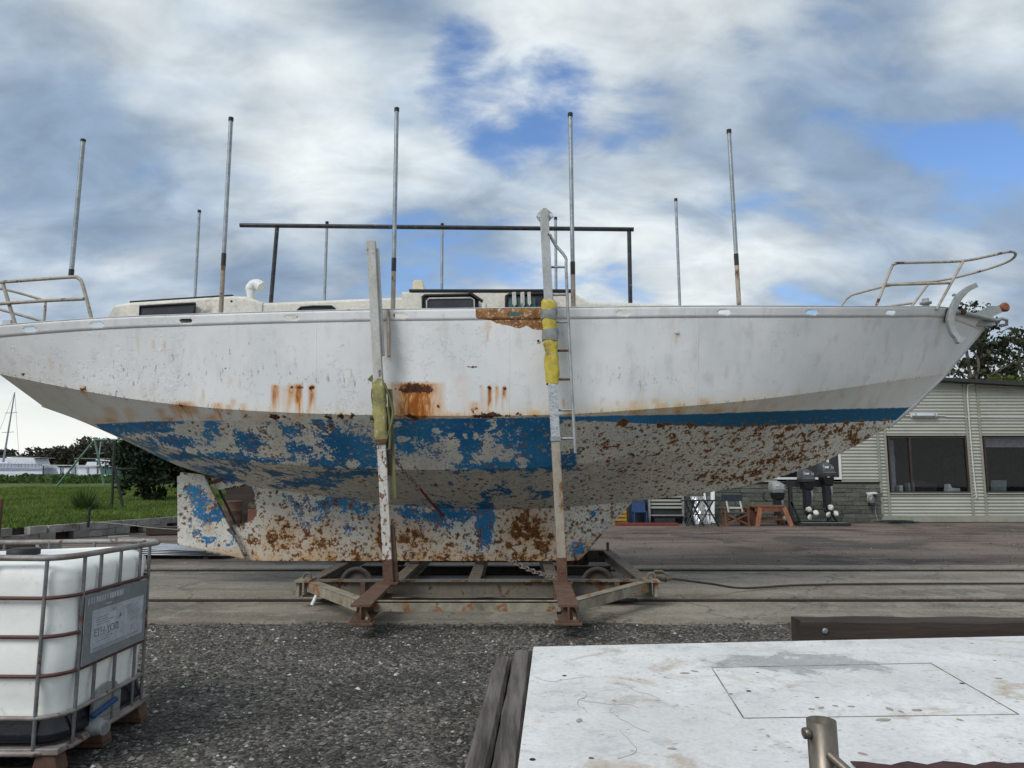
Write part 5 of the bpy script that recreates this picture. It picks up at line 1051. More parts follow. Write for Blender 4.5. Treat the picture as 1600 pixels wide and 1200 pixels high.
# desk and what stands on it
dk = thing('office_desk', (16, WY + .7, .06), 'long wooden desk behind the office windows', 'desk')
MB().box(W1[0] - .1, W2[1] + .3, WY + .35, WY + 1.15, .97, 1.01).build('desk_top', 'desk', dk)
for x in (W1[0], 15.5, 17.5, W2[1]): MB().box(x, x + .06, WY + .4, WY + 1.1, .06, .97).build('leg', 'desk', dk)
def desk_item(name, mb, mat, label, cat): tag(mb.build(name, mat), label, cat)
desk_item('printer', MB().box(bx(1394, 760), bx(1408, 760), WY + .5, WY + .8, 1.012, 1.26), 'paper', 'small white printer on the desk near the brown mullion', 'printer')
desk_item('document_tray', MB().box(bx(1416, 760), bx(1423, 760) - .04, WY + .45, WY + .7, 1.012, 1.27), 'paper', 'white document tray beside the brown mullion on the desk', 'tray')
desk_item('tray_stack', MB().box(bx(1430, 760), bx(1440, 760), WY + .45, WY + .7, 1.012, 1.36), 'laptop', 'grey upright file stack left of the dark monitors', 'files')
mo = thing('computer_monitor', (bx(1452, 760), WY + .7, 1.012), 'black computer monitor seen from behind on the desk', 'monitor')
MB().box(bx(1440, 760), bx(1464, 760), WY + .7, WY + .74, 1.08, 1.44).build('screen_back', 'rubber', mo); MB().box(bx(1450, 760), bx(1454, 760), WY + .68, WY + .8, 1.012, 1.1).build('stand', 'rubber', mo)
mo = thing('computer_monitor', (bx(1474, 760), WY + .8, 1.012), 'wide low black monitor next to the white papers', 'monitor')
MB().box(bx(1465, 760), bx(1484, 760), WY + .8, WY + .84, 1.06, 1.34).build('screen_back', 'rubber', mo); MB().box(bx(1473, 760), bx(1476, 760), WY + .78, WY + .9, 1.012, 1.07).build('stand', 'rubber', mo)
desk_item('paper_stack', MB().prism([(bx(1492, 760), WY + .45, 1.012), (bx(1512, 760), WY + .45, 1.012), (bx(1512, 760), WY + .45, 1.17), (bx(1499, 760), WY + .45, 1.19), (bx(1497, 760), WY + .45, 1.32), (bx(1494, 760), WY + .45, 1.30)], (0, .25, 0)), 'paper', 'pile of white papers on the desk at the right pane', 'papers')
lt = thing('laptop', (bx(1578, 760), WY + .5, 1.012), 'open grey laptop on the desk under the roller blind', 'laptop')
MB().prism([(bx(1565, 760), WY + .62, 1.03), (bx(1590, 760), WY + .62, 1.03), (bx(1590, 760), WY + .54, 1.45), (bx(1565, 760), WY + .54, 1.45)], (0, .02, 0)).build('lid', 'laptop', lt); MB().box(bx(1567, 760), bx(1592, 760), WY + .64, WY + 1.0, 1.012, 1.035).build('keyboard', 'laptop', lt)
# batten light, conduits, reel
fl = thing('batten_light', at(1446, 649, WY - .1), 'white weatherproof batten light fixed on the corrugated wall', 'wall light')
a = at(1425, 649, WY - .1); b = at(1464, 649, WY - .1)
MB().box(a.x, b.x, WY - .16, WY - .05, a.z - .03, a.z + .06).build('diffuser', 'lamp_white', fl, bevel=.02); MB().box(a.x - .02, b.x + .02, WY - .06, WY - .015, a.z - .07, a.z + .07).build('housing', 'white_paint', fl, bevel=.008)
for f in (.12, .88): MB().box(a.x + (b.x - a.x) * f - .015, a.x + (b.x - a.x) * f + .015, WY - .168, WY - .05, a.z - .05, a.z + .065).build('clip', 'galv', fl)
MB().tube([(b.x, WY - .04, a.z + .0), (b.x + .25, WY - .04, a.z + .0), (b.x + .4, WY - .035, a.z - .05), (X1B, WY - .035, a.z - .12)], .014, 6).build('conduit', 'white_paint', bld)
MB().tube([(a.x, WY - .04, a.z), (a.x - .6, WY - .04, a.z - .03)], .014, 6).build('conduit', 'white_paint', bld)
c = [at(1521, 600, WY - .06), at(1514, 601, WY - .06), at(1511.5, 606, WY - .06), at(1513, 640, WY - .06), at(1521, 735, WY - .06), at(1526, 778, WY - .06)]
MB().tube(arc(c, 4), .026, 8).build('downpipe', 'off_white', bld)
hr = thing('hose_reel', at(1360, 780, WY - .16), 'round grey hose reel mounted on the brick wall', 'hose reel')
hc = at(1359, 780, WY - .2); MB().lathe([(.19, -.08), (.20, -.06), (.15, -.05), (.15, .05), (.20, .06), (.19, .08)], hc, (1, -.45, 0), 22).build('drum', 'grey_plastic', hr)
MB().tube([hc + Vector((.09 * math.cos(k), -.12 + .0 * k, .13 * math.sin(k))) for k in np.linspace(0, 6.2, 12)], .02, 6).build('hose_coil', 'laptop', hr)
MB().prism([hc + Vector((-.06, .03, .20)), hc + Vector((.24, -.05, .23)), hc + Vector((.26, -.05, .19)), hc + Vector((-.04, .03, .15))], (0, .16, .02)).build('cover', 'white_paint', hr)
MB().box(hc.x - .05, hc.x + .05, hc.y, WY - .01, hc.z - .06, hc.z + .06).build('bracket', 'galv', hr)
MB().tube(arc([hc + Vector((.16, -.1, -.1)), Vector((hc.x + .22, WY - .14, .6)), Vector((hc.x + .2, WY - .16, .3)), Vector((hc.x + .26, WY - .2, .02))], 4), .012, 6).build('hose_tail', 'grey_plastic', hr)
gh = MB()
for k in range(7):
    cx = bx(1372, 815) + rb.uniform(-.1, 1.0); pts = [(cx + rb.uniform(.2, .6) * math.cos(a_), WY - .45 + rb.uniform(.08, .18) * math.sin(a_), .02 + .012 * k) for a_ in np.linspace(0, 5.6, 12)]
    gh.tube(arc(pts, 2), .014, 5)
tag(gh.build('garden_hose', 'hose'), 'tangled dark green hose lying on the ground by the wall base', 'hose')

# ---------------------------------------------------------------- things set out along the wall
def outboard(name, base_px, Y, label, top_py, prop_py, hood='motor_grey', seed=0, lw=1.0):
    """outboard motor: cowl, powerhead pan, midsection, gearcase, propeller; stern view turned a little"""
    p = at(base_px, prop_py, Y); zt = at(base_px, top_py, Y).z; zp = p.z; H_ = zt - zp
    t_ = thing(name, (p.x, Y, zp - .22), label, 'outboard motor', 'outboard motors by the wall'); x = p.x
    rows = []
    for q, wx, wy, ox in ((0, .40, .56, .0), (.05, .43, .62, .0), (.4, .42, .64, -.01), (.75, .38, .58, -.03), (.94, .31, .46, -.05), (1, .20, .34, -.06)):
        z_ = zt - .30 * H_ * (1 - q) - .0; ring = rrect(x + ox - wx / 2 * lw, x + ox + wx / 2 * lw, Y - wy / 2, Y + wy / 2, .11, 4)
        rows.append([(a_, b_, z_) for a_, b_ in ring + [ring[0]]])
    m = MB().grid(rows, True); m.add(rows[0][:-1], [tuple(range(len(rows[0]) - 1))[::-1]]); m.add(rows[-1][:-1], [tuple(range(len(rows[-1]) - 1))]); cw = m.build('cowl', hood, t_)
    yf = Y - .335
    MB().box(x - .15 * lw, x - .02, yf + .0, yf + .02, zt - .13 * H_, zt - .085 * H_).build('decal', 'paper', cw); MB().box(x - .2 * lw, x + .21 * lw, yf + .01, yf + .02, zt - .218 * H_, zt - .205 * H_).build('stripe', 'laptop', cw)
    text('25', (x + .04, yf + .004, zt - .135 * H_), .10, 'paper', cw, (R(90), 0, 0))
    MB().box(x - .03, x + .10, yf + .10, yf + .2, zt - .045 * H_, zt - .02 * H_).build('air_intake', 'rubber', cw)
    MB().prism([(x - .19 * lw, Y - .25, zt - .31 * H_), (x + .19 * lw, Y - .25, zt - .31 * H_), (x + .14 * lw, Y - .22, zt - .47 * H_), (x - .12 * lw, Y - .22, zt - .47 * H_)], (0, .46, 0)).build('engine_pan', 'motor_black', t_, bevel=.03)
    MB().prism([(x - .12, Y - .18, zt - .46 * H_), (x + .13, Y - .18, zt - .46 * H_), (x + .10, Y - .16, zt - .62 * H_), (x + .07, Y - .13, zp + .12), (x - .08, Y - .13, zp + .12), (x - .10, Y - .16, zt - .62 * H_)], (0, .30, 0)).build('midsection', 'motor_leg', t_, bevel=.025)
    MB().prism([(x + .06, Y - .2, zt - .5 * H_), (x + .13, Y - .2, zt - .48 * H_), (x + .12, Y - .2, zt - .64 * H_), (x + .09, Y - .2, zt - .66 * H_)], (0, .03, 0)).build('exhaust_flap', 'laptop', t_)
    MB().box(x - .12, x + .12, Y - .32, Y + .18, zp + .155, zp + .175).build('cavitation_plate', 'motor_leg', t_, bevel=.006)
    MB().lathe([(.025, -.34), (.055, -.25), (.07, -.1), (.07, .12), (.02, .28)], (x, Y, zp), (0, 1, 0), 12).build('gearcase', 'motor_leg', t_)
    MB().prism([(x - .01, Y - .05, zp - .05), (x - .01, Y + .15, zp - .05), (x - .01, Y + .05, zp - .22)], (.02, 0, 0)).build('skeg', 'motor_leg', t_)
    pr = MB().lathe([(.03, -.40), (.05, -.36), (.052, -.27)], (x, Y, zp), (0, 1, 0), 12).build('propeller', 'motor_black', t_)
    for k in range(3):
        a_ = R(90 + 120 * k + seed); u = Vector((math.cos(a_), 0, math.sin(a_))); v_ = Vector((-math.sin(a_), 0, math.cos(a_))); c = Vector((x, Y - .32, zp)); r_ = []
        for f, wd in ((.05, .07), (.10, .115), (.155, .14), (.20, .12), (.23, .05)): r_.append([c + u * f + v_ * wd * .62 + Vector((0, .03, 0)), c + u * f + Vector((0, -.01, 0)), c + u * f - v_ * wd * .62 + Vector((0, -.03, 0))])
        MB().grid(r_, True).build('blade', 'prop_white', pr, solid=.012, fix=False)
    return t_
MY = 24.6
outboard('outboard_motor', 1293, MY, 'tall dark grey outboard motor clamped on the stand next to the white window frame', 722, 799, seed=10)
outboard('outboard_motor', 1262, MY, 'shorter dark grey outboard motor clamped on the stand, partly under the bow plating', 733, 801, seed=35)
o3 = outboard('outboard_motor', 1216, MY + .35, 'dark outboard motor with grey cowl behind the reddish timber trestle', 752, 812, hood='anchor_grey', seed=60)
MB().tube(arc([at(1196, 768, MY), at(1192, 772, MY), at(1194, 780, MY), at(1200, 783, MY)], 3), .02, 6).build('control_lever', 'motor_black', o3)
stn = thing('motor_stand', (at(1265, 822, MY).x, MY, 0), 'black steel stand on a low frame carrying two outboard motors', 'motor stand')
xa, xb, xr = at(1239, 800, MY).x, at(1290, 800, MY).x, at(1318, 820, MY).x
zbar = at(1262, 756, MY).z
MB().box(xa - .05, xa + .06, MY + .12, MY + .24, .05, zbar + .1).build('upright', 'black_paint', stn); MB().box(xb + .12, xb + .22, MY + .12, MY + .24, .05, zbar + .0).build('upright', 'black_paint', stn)
MB().bar((xa - .1, MY + .18, zbar), (xb + .35, MY + .18, zbar), .1, .22).build('clamp_board', 'black_paint', stn)
for y in (MY - .55, MY + .5): MB().box(xa - .05, xr, y, y + .1, .012, .09).build('base_rail', 'black_paint', stn)
for x in (xa, xb, xr - .1): MB().box(x, x + .1, MY - .45, MY + .5, .03, .085).build('base_cross', 'black_paint', stn)
MB().bar((xa, MY + .15, .75), (xa + .3, MY + .15, .06), .06, .06).build('strut', 'black_paint', stn); MB().bar((xb + .2, MY + .15, .5), (xb + .0, MY - .3, .06), .05, .05).build('strut', 'black_paint', stn); MB().bar((xb + .15, MY + .15, .5), (xb + .36, MY - .1, .06), .05, .05).build('strut', 'black_paint', stn)
MB().box(xa + .15, xr - .05, MY - .4, MY - .2, .092, .10).build('wet_board', 'grey_plastic', stn)
# trestle
TYY = 23.9
tr = thing('timber_trestle', (at(1205, 825, TYY).x, TYY, 0), 'reddish timber trestle table with splayed orange legs', 'trestle')
def P_(px, py, Y=TYY): return at(px, py, Y)
zt = P_(1205, 790).z; x0, x1 = P_(1177, 790).x, P_(1231, 790).x
MB().box(x0, x1, TYY - .02, TYY + .5, zt - .06, zt + .0).build('top', 'red_wood', tr, bevel=.008); MB().box(x0 + .05, x1 - .05, TYY + .0, TYY + .04, zt - .19, zt - .062).build('apron', 'red_wood', tr)
for (a0, b0), yy in (((1187, 1183), -.04), ((1224, 1236), -.06), ((1190, 1186), .42), ((1222, 1232), .42)):
    p, q = P_(a0, 793), P_(b0, 829); MB().bar((p.x, TYY + yy, zt - .062), (q.x, TYY + yy * 1.3, .0), .14, .045, (0, 1, 0)).build('leg', 'orange_wood' if yy < 0 else 'red_wood', tr)
MB().box(x0 + .1, x1 - .1, TYY + .22, TYY + .26, .18, .28).build('stretcher', 'red_wood', tr)
# director's chair
DY = 23.9
dc = thing('folding_chair', (at(1150, 825, DY).x, DY + .25, 0), 'wooden director chair with dark green cloth seat and back', 'chair')
def Q(px, py, Y=DY): return at(px, py, Y)
zs = Q(1150, 801).z; xl, xr_ = Q(1134, 810).x, Q(1170, 810).x
MB().box(xl + .02, xr_ - .02, DY, DY + .45, zs - .03, zs + .0).build('seat', 'chair_cloth', dc, bevel=.01)
MB().prism([Q(1127, 773, DY + .45), Q(1160, 773, DY + .45), Q(1160, 783.5, DY + .45), Q(1127, 783.5, DY + .45)], (0, .02, 0)).build('backrest', 'navy_cloth', dc)
for a0, b0 in ((1135, 1139), (1156, 1161)):
    MB().bar(Q(a0, 783, DY + .43), Q(b0, 803, DY + .43), .05, .03, (0, 1, 0)).build('back_post', 'off_white', dc)
MB().bar(Q(1139, 793.5, DY + .42), Q(1159, 793.5, DY + .42), .05, .025, (0, 1, 0)).build('back_rail', 'off_white', dc)
za = Q(1150, 793).z
for x in (xl, xr_):
    MB().box(x - .03, x + .03, DY - .05, DY + .5, za - .03, za).build('armrest', 'red_wood', dc)
    for y in (DY, DY + .42): MB().box(x - .022, x + .022, y, y + .04, .05, za - .03).build('leg', 'red_wood', dc)
    MB().box(x - .03, x + .03, DY - .05, DY + .5, 0, .05).build('runner', 'red_wood', dc)
for y in (DY + .02, DY + .40):
    MB().bar((xl, y, .06), (xr_, y, zs - .04), .05, .025, (0, 1, 0)).build('cross_brace', 'red_wood', dc); MB().bar((xl, y + .03, zs - .04), (xr_, y + .03, .06), .05, .025, (0, 1, 0)).build('cross_brace', 'red_wood', dc)
# brown slatted crate between chair and trestle
sc_ = thing('slatted_crate', (at(1172, 815, 24.4).x, 24.6, 0), 'small brown slatted wooden crate between chair and trestle', 'crate')
xa_, xb_ = at(1158, 810, 24.4).x, at(1183, 810, 24.4).x; zc = at(1170, 792, 24.4).z
for k in range(7): xk = xa_ + (xb_ - xa_) * k / 6; MB().box(xk - .035, xk + .035, 24.4, 24.425, .0, zc).build('slat', 'red_wood', sc_)
for zz in (.1, zc - .12): MB().box(xa_ - .03, xb_ + .03, 24.426, 24.46, zz, zz + .07).build('rail', 'red_wood', sc_)
# folded black trestles, sheets, frames
FY = 24.2
for i, (px0, px1, lab) in enumerate(((1071, 1085, 'black folding steel trestle beside the louvred rack'), (1073, 1100, 'black folding steel trestle with crossed legs before the mirrored sheets'), (1091, 1124, 'black folding steel trestle with wide crossed legs next to the white door frame'))):
    ft = thing('folding_trestle', (at((px0 + px1) / 2, 822, FY).x, FY - .1 * i, 0), lab, 'trestle', 'black folding trestles by the wall'); Yf = FY - .12 * i
    zt = at(1085, 782, Yf).z; a, b = at(px0, 820, Yf).x, at(px1, 820, Yf).x; mx_ = (a + b) / 2
    for s0, s1, yy in ((a, mx_ + .14, -.1), (b, mx_ - .14, .0), (a + .1, mx_ + .2, .28), (b + .05, mx_ - .08, .34)): MB().tube([(s0, Yf + yy, .0), (s1, Yf + yy * .3, zt)], .024, 6).build('leg', 'black_paint', ft)
    MB().tube([(a + .1, Yf - .06, zt * .45), (b - .1, Yf - .02, zt * .45)], .018, 6).build('brace', 'black_paint', ft); MB().tube([(mx_ - .28, Yf, zt), (mx_ + .28, Yf, zt)], .026, 6).build('top_bar', 'black_paint', ft)
ms = thing('leaning_sheets', (at(1088, 815, 25.4).x, 25.5, 0), 'grey crumpled plastic sheets leaning on the wall behind black trestles', 'sheets')
for k, (p0, p1, mt) in enumerate(((1068, 1078, 'dark_panel'), (1076, 1090, 'foil'), (1088, 1098, 'grey_plastic'), (1096, 1104, 'foil'), (1103, 1111, 'laptop'))):
    a, b = at(p0, 810, 25.4), at(p1, 810, 25.4); zt = at(1085, 776, 25.4).z; rows = []
    for i in range(9): rows.append([(a.x + (b.x - a.x) * j / 5, 25.25 + .06 * k - .5 * (1 - i / 8) + .03 * math.sin(i * 2.1 + j * 1.7 + k), .01 + zt * i / 8) for j in range(6)])
    MB().grid(rows).build('sheet', mt, ms, solid=.01, fix=False)
df = thing('door_frame', (at(1108, 815, 25.2).x, 25.3, 0), 'white timber door frame leaning on the wall', 'frame')
MB().bar(at(1113, 817, 25.0), at(1113.5, 755, 25.5), .12, .08, (0, 1, 0)).build('jamb', 'white_paint', df); MB().bar(at(1107, 814, 25.0), at(1098, 755, 25.5), .05, .05, (0, 1, 0)).build('jamb', 'white_paint', df); MB().bar(at(1104, 814, 25.0), at(1118, 816, 25.0), .06, .08, (0, 1, 0)).build('sill', 'white_paint', df)
lv = thing('louvred_rack', (at(1042, 815, 25.2).x, 25.3, 0), 'cream louvred rack with horizontal slats and dark lower shelf', 'rack')
xa_, xb_ = at(1016, 800, 25.2).x, at(1066, 800, 25.2).x
for py in (764, 770, 776, 782, 787.5, 793): zz = at(1040, py, 25.2).z; MB().box(xa_, xb_, 25.2, 25.26, zz - .03, zz + .035).build('slat', 'clad', lv)
MB().box(xa_, xb_, 25.27, 25.3, 0.02, at(1040, 762, 25.2).z).build('back', 'dark_panel', lv)
for x in (xa_ - .06, xb_): MB().box(x, x + .06, 25.15, 25.3, 0, at(1040, 762, 25.2).z).build('post', 'grey_plastic', lv)
MB().box(xa_, xb_, 24.95, 25.199, .28, .31).build('shelf', 'grey_plastic', lv); MB().box(xa_ + .1, xb_ - .3, 24.97, 25.15, .01, .2).build('shelf_load', 'dark_panel', lv)
# blue chair shape, yellow crate, red board
bc = thing('plastic_chair', (at(1000, 815, 24.6).x, 24.8, 0), 'dark blue plastic chair standing beside the louvred rack', 'chair')
xa_, xb_ = at(990, 800, 24.6).x, at(1012, 800, 24.6).x
MB().box(xa_, xb_, 24.6, 25.0, .40, .44).build('seat', 'blue_plastic', bc, bevel=.015); MB().prism([(xa_, 24.98, .44), (xb_, 24.98, .44), (xb_ - .03, 25.08, .92), (xa_ + .1, 25.08, .95), (xa_ + .03, 25.08, .90)], (0, .03, 0)).build('backrest', 'blue_plastic', bc)
for x in (xa_ + .01, xb_ - .05):
    for y in (24.61, 24.95): MB().box(x, x + .04, y, y + .04, .0, .40).build('leg', 'blue_plastic', bc)
tag(MB().box(at(982, 800, 25.3).x, at(1016, 800, 25.3).x, 25.3, 25.4, 0, 1.25).build('tarpaulin_board', 'navy_cloth'), 'tall dark navy board behind the blue plastic chair', 'board')
yc = thing('crate', (at(972, 812, 24.6).x, 24.7, 0), 'yellow ochre plastic crate next to the keel front', 'crate')
a, b = at(958, 810, 24.6).x, at(979, 810, 24.6).x
for z0, z1 in ((.0, .08), (.14, .2), (.26, .32), (.38, .48)):
    MB().box(a, b, 24.6, 24.62, z0, z1).build('slat', 'yellow_plastic', yc); MB().box(a, b, 25.0, 25.02, z0, z1).build('slat', 'yellow_plastic', yc)
for x in (a, b - .03): MB().box(x, x + .03, 24.621, 24.999, 0, .48).build('side', 'yellow_plastic', yc)
rbd = MB().box(at(962, 818, 24.2).x, at(1060, 818, 24.2).x, 24.15, 24.4, 0, .09); tag(rbd.build('red_plank', 'red_paint', None, bevel=.01), 'long dull red plank lying on the ground before the louvred rack', 'plank')
# seen through the propeller opening
ax = at(372, 800, 22).x
dr = thing('steel_drum', (ax - .2, 22.2, 0), 'rusty red brown steel drum seen through the propeller opening', 'drum')
MB().lathe([(.28, 0), (.29, .02), (.28, .04), (.28, .28), (.292, .30), (.28, .32), (.28, .56), (.292, .58), (.28, .6), (.28, .84), (.29, .86), (.27, .87)], (ax - .25, 22.2, 0), (0, 0, 1), 22).build('body', 'cradle_rust', dr)
tag(MB().box(ax - .75, ax + .85, 22.9, 23.4, 0, 1.75).build('machine_box', 'timber_dark', None, bevel=.03), 'tall dark brown box behind the keel, seen through the propeller opening', 'box')
tag(MB().box(ax + .25, ax + .9, 22.1, 22.5, 0, .62).build('wooden_crate', 'red_wood', None, bevel=.01), 'low brown wooden crate behind the keel near the tall box', 'crate')

# ---------------------------------------------------------------- lawn, wall and far shore on the left
def lawnz(x, y):
    d_ = y - wall_y(x); return .36 + .60 * min(max(d_ / 24.0, 0), 1) ** .9 + .03 * math.sin(x * .7 + y * .5) * min(max(d_ / 4, 0), 1)
def wall_y(x): return 17.4 + (x + 12.1) * 2.9 if x > -12.1 else 17.4 + (x + 12.1) * .12
WP = [(-26, 15.8), (-12.1, 17.4), (-10.3, 22.6), (-8.6, 27.6)]
def grass_mat():
    m, t = newmat('lawn_turf'); v = t.n('ShaderNodeTexCoord').outputs['Object']; n_ = t.noise(v, .5, 6, .6); f_ = t.noise(v, 9, 6, .7)
    c = t.mix(t.ramp(n_, .35, .65), (.055, .095, .02), (.13, .165, .04)); c = t.mix(t.ramp(f_, .3, .7), t.mix(1.0, c, (.5, .55, .5), 'MULTIPLY'), c)
    return finish(t, m, c, .9, 0, f_, .8, .05, spec=.15)
MAT['turf'] = grass_mat()
def blade_mat(name, c1, c2, tr=.25):
    m, t = newmat(name); v = t.n('ShaderNodeTexCoord').outputs['Object']; n_ = t.noise(v, .8, 4, .6); f_ = t.noise(v, 23, 3, .6)
    c = t.mix(t.ramp(t.m('ADD', t.m('MULTIPLY', n_, .5), t.m('MULTIPLY', f_, .5)), .36, .64), c1, c2)
    b = t.n('ShaderNodeBsdfPrincipled', {'Base Color': c, 'Roughness': .65, 'Specular IOR Level': .2}); tl = t.n('ShaderNodeBsdfTranslucent', {'Color': c}); mx = t.n('ShaderNodeMixShader', {0: tr})
    t.nt.links.new(b.outputs[0], mx.inputs[1]); t.nt.links.new(tl.outputs[0], mx.inputs[2]); o = t.n('ShaderNodeOutputMaterial'); t.nt.links.new(mx.outputs[0], o.inputs[0]); return m
MAT['grass'] = blade_mat('grass_blades', (.06, .115, .018), (.17, .22, .05)); MAT['weed'] = blade_mat('weed_leaves', (.03, .065, .015), (.075, .12, .03))
MAT['leaf_dark'] = blade_mat('dark_leaves', (.008, .016, .008), (.022, .036, .016), .12); MAT['leaf_gum'] = blade_mat('gum_leaves', (.026, .034, .018), (.07, .078, .042), .25); MAT['leaf_far'] = blade_mat('far_leaves', (.030, .030, .020), (.062, .058, .040), .1)
MAT['leaf_lime'] = blade_mat('lime_leaves', (.06, .085, .018), (.10, .13, .03), .3)
def quads(name, C, S, mat, rng, parent=None, up=.0, flat_=1.0):
    """leaf-sized faces: centres C, half sizes S, random facing"""
    n = len(C); a = rng.normal(size=(n, 3)); a /= np.linalg.norm(a, axis=1)[:, None]; b = rng.normal(size=(n, 3)); b -= a * (a * b).sum(1)[:, None]; b /= np.linalg.norm(b, axis=1)[:, None]
    S = S[:, None]; V = np.stack([C + a * S, C + b * S * .5, C - a * S, C - b * S * .5], 1).reshape(-1, 3)
    return raw(name, V, np.arange(n * 4).reshape(-1, 4), mat, parent)
def raw(name, V, F, mat, parent=None):
    org = np.array(root_loc(parent)) if parent else np.zeros(3); me = bpy.data.meshes.new(name); V = V - org; k = F.shape[1]
    me.vertices.add(len(V)); me.vertices.foreach_set('co', V.astype(np.float32).ravel()); me.loops.add(F.size); me.loops.foreach_set('vertex_index', F.astype(np.int32).ravel())
    me.polygons.add(len(F)); me.polygons.foreach_set('loop_start', np.arange(0, F.size, k, dtype=np.int32)); me.update(calc_edges=True); return link(name, me, mat, parent)
# terrain of the lawn
rows = []
for i in range(50):
    x = -60 + i * (60 - 8.4) / 49
    rows.append([(x, wall_y(x) + .12 + (86 - wall_y(x)) * (j / 40) ** 1.6, lawnz(x, wall_y(x) + (86 - wall_y(x)) * (j / 40) ** 1.6)) for j in range(41)])
lw_ = MB().grid(rows, True); o = lw_.build('lawn', 'turf', None, fix=False); tag(o, kind='structure')
def blades(name, n, xr, dr_, h, seed, mat, label, dens=None):
    rg = np.random.default_rng(seed); x = rg.uniform(*xr, n); dd = dr_[0] + (dr_[1] - dr_[0]) * rg.random(n) ** 1.3
    wy = np.array([wall_y(q) for q in x]); y = wy + dd; z = np.array([lawnz(p, q) for p, q in zip(x, y)])
    a = rg.uniform(0, 6.28, n); hh = h * rg.uniform(.4, 1.2, n) * (1 + .6 * np.maximum(0, np.sin(x * 1.3) * np.sin(y * 1.1))); wd = .012 + .012 * rg.random(n); ln = hh * rg.uniform(.1, .8, n); b = rg.uniform(0, 6.28, n)
    base = np.stack([x, y, z - .01], 1); sd_ = np.stack([np.cos(a), np.sin(a), 0 * a], 1) * wd[:, None]; tip = base + np.stack([np.cos(b) * ln, np.sin(b) * ln, hh], 1)
    V = np.stack([base - sd_, base + sd_, tip], 1).reshape(-1, 3); o = raw(name, V, np.arange(n * 3).reshape(-1, 3), mat); tag(o, label, 'grass', kind='stuff'); return o
blades('grass', 90000, (-26, -8.5), (.05, 26), .10, 21, 'grass', 'short green lawn grass above the block wall')
# block retaining wall: two courses of loose concrete blocks
bw = thing('block_wall', (-10.5, 20, 0), 'low retaining wall of loose grey concrete blocks along the lawn', 'wall')
rg = random.Random(5)
def along(s_):
    for (x0, y0), (x1, y1) in zip(WP, WP[1:]):
        L_ = math.hypot(x1 - x0, y1 - y0)
        if s_ <= L_: return Vector((x0 + (x1 - x0) * s_ / L_, y0 + (y1 - y0) * s_ / L_, 0)), Vector(((x1 - x0) / L_, (y1 - y0) / L_, 0))
        s_ -= L_
    return None, None
bm_ = MB().box(-.22, .22, -.1, .1, -.09, .09); me_b = bm_.mesh('block'); me_b.materials.append(MAT['block'])
for crs, (z_, miss) in enumerate(((.10, .30), (.285, .14))):
    s_ = 9.0 + .2 * crs
    while True:
        p, d_ = along(s_)
        if p is None: break
        if rg.random() > miss:
            o = bpy.data.objects.new('block', me_b); COL.objects.link(o); o.parent = bw; o.location = Vector((p.x + rg.uniform(-.02, .02), p.y + rg.uniform(-.03, .03), z_)) - bw.location; o.rotation_euler = (rg.uniform(-.02, .02), rg.uniform(-.02, .02), math.atan2(d_.y, d_.x) + rg.uniform(-.06, .06))
        s_ += .455
rows = []
for k in range(80):
    p, d_ = along(k * .33)
    if p is None: break
    nrm = Vector((-d_.y, d_.x, 0)); rows.append([p + nrm * .10 + Vector((0, 0, 0)), p + nrm * .14 + Vector((0, 0, .37))])
MB().grid(rows).build('earth_face', 'timber_dark', bw, fix=False)
# timbers and blocks lying before the wall
for i, (p, q, w_, h, lab) in enumerate((((-9.9, 20.3, .13), (-7.4, 20.9, .13), .3, .22, 'dark old sleeper lying on the ground before the block wall'), ((-13.4, 16.2, .1), (-10.6, 16.9, .1), .3, .2, 'short dark sleeper beside the loose blocks behind the tote'))):
    tag(MB().bar(p, q, w_, h).build('sleeper', 'timber_dark', None, bevel=.02), lab, 'timber', 'old sleepers before the wall')
for i, (x, y, rz) in enumerate(((-11.9, 16.4, .3), (-10.9, 17.0, -.2), (-9.4, 17.9, .5), (-8.1, 18.9, .1), (-10.0, 16.2, .9), (-8.9, 17.4, -.4), (-12.6, 16.1, .2))):
    o = bpy.data.objects.new('concrete_block', me_b); COL.objects.link(o); o.location = (x, y, .09); o.rotation_euler = (0, 0, rz); tag(o, ('loose grey block lying by the short dark sleeper behind the tote', 'loose grey block just before the corner of the retaining wall', 'loose grey block lying between the wall corner and the roofing sheets', 'loose grey block lying beside the dark sleeper near the rudder', 'skewed loose grey block standing off in the yard behind the tote', 'loose grey block lying close to the stack of zinc sheets', 'loose grey block lying against the far end of the short sleeper')[i], 'block', 'loose blocks on the yard')
zs_ = thing('roofing_stack', (-6.7, 15.2, 0), 'stack of bare corrugated zinc roofing sheets on the ground by the rudder', 'roofing sheets')
for k in range(4):
    rows = []; n = 70
    for j in range(n + 1): yy = 14.55 + .95 * j / n; rows.append([(-8.2 + .1 * k + .35 * (j / n), yy + .05 * k, .10 + .035 * k + .018 * math.sin(j / n * 2 * math.pi * 11)), (-5.55 - .12 * k + .2 * (j / n), yy - .03 * k, .07 + .03 * k + .018 * math.sin(j / n * 2 * math.pi * 11))])
    MB().grid(rows, True).build('sheet', 'sheet_zinc', zs_, solid=.002, fix=False)
for x in (-7.9, -6.0): MB().box(x, x + .1, 14.6, 15.5, 0, .075).build('bearer', 'timber_dark', zs_)
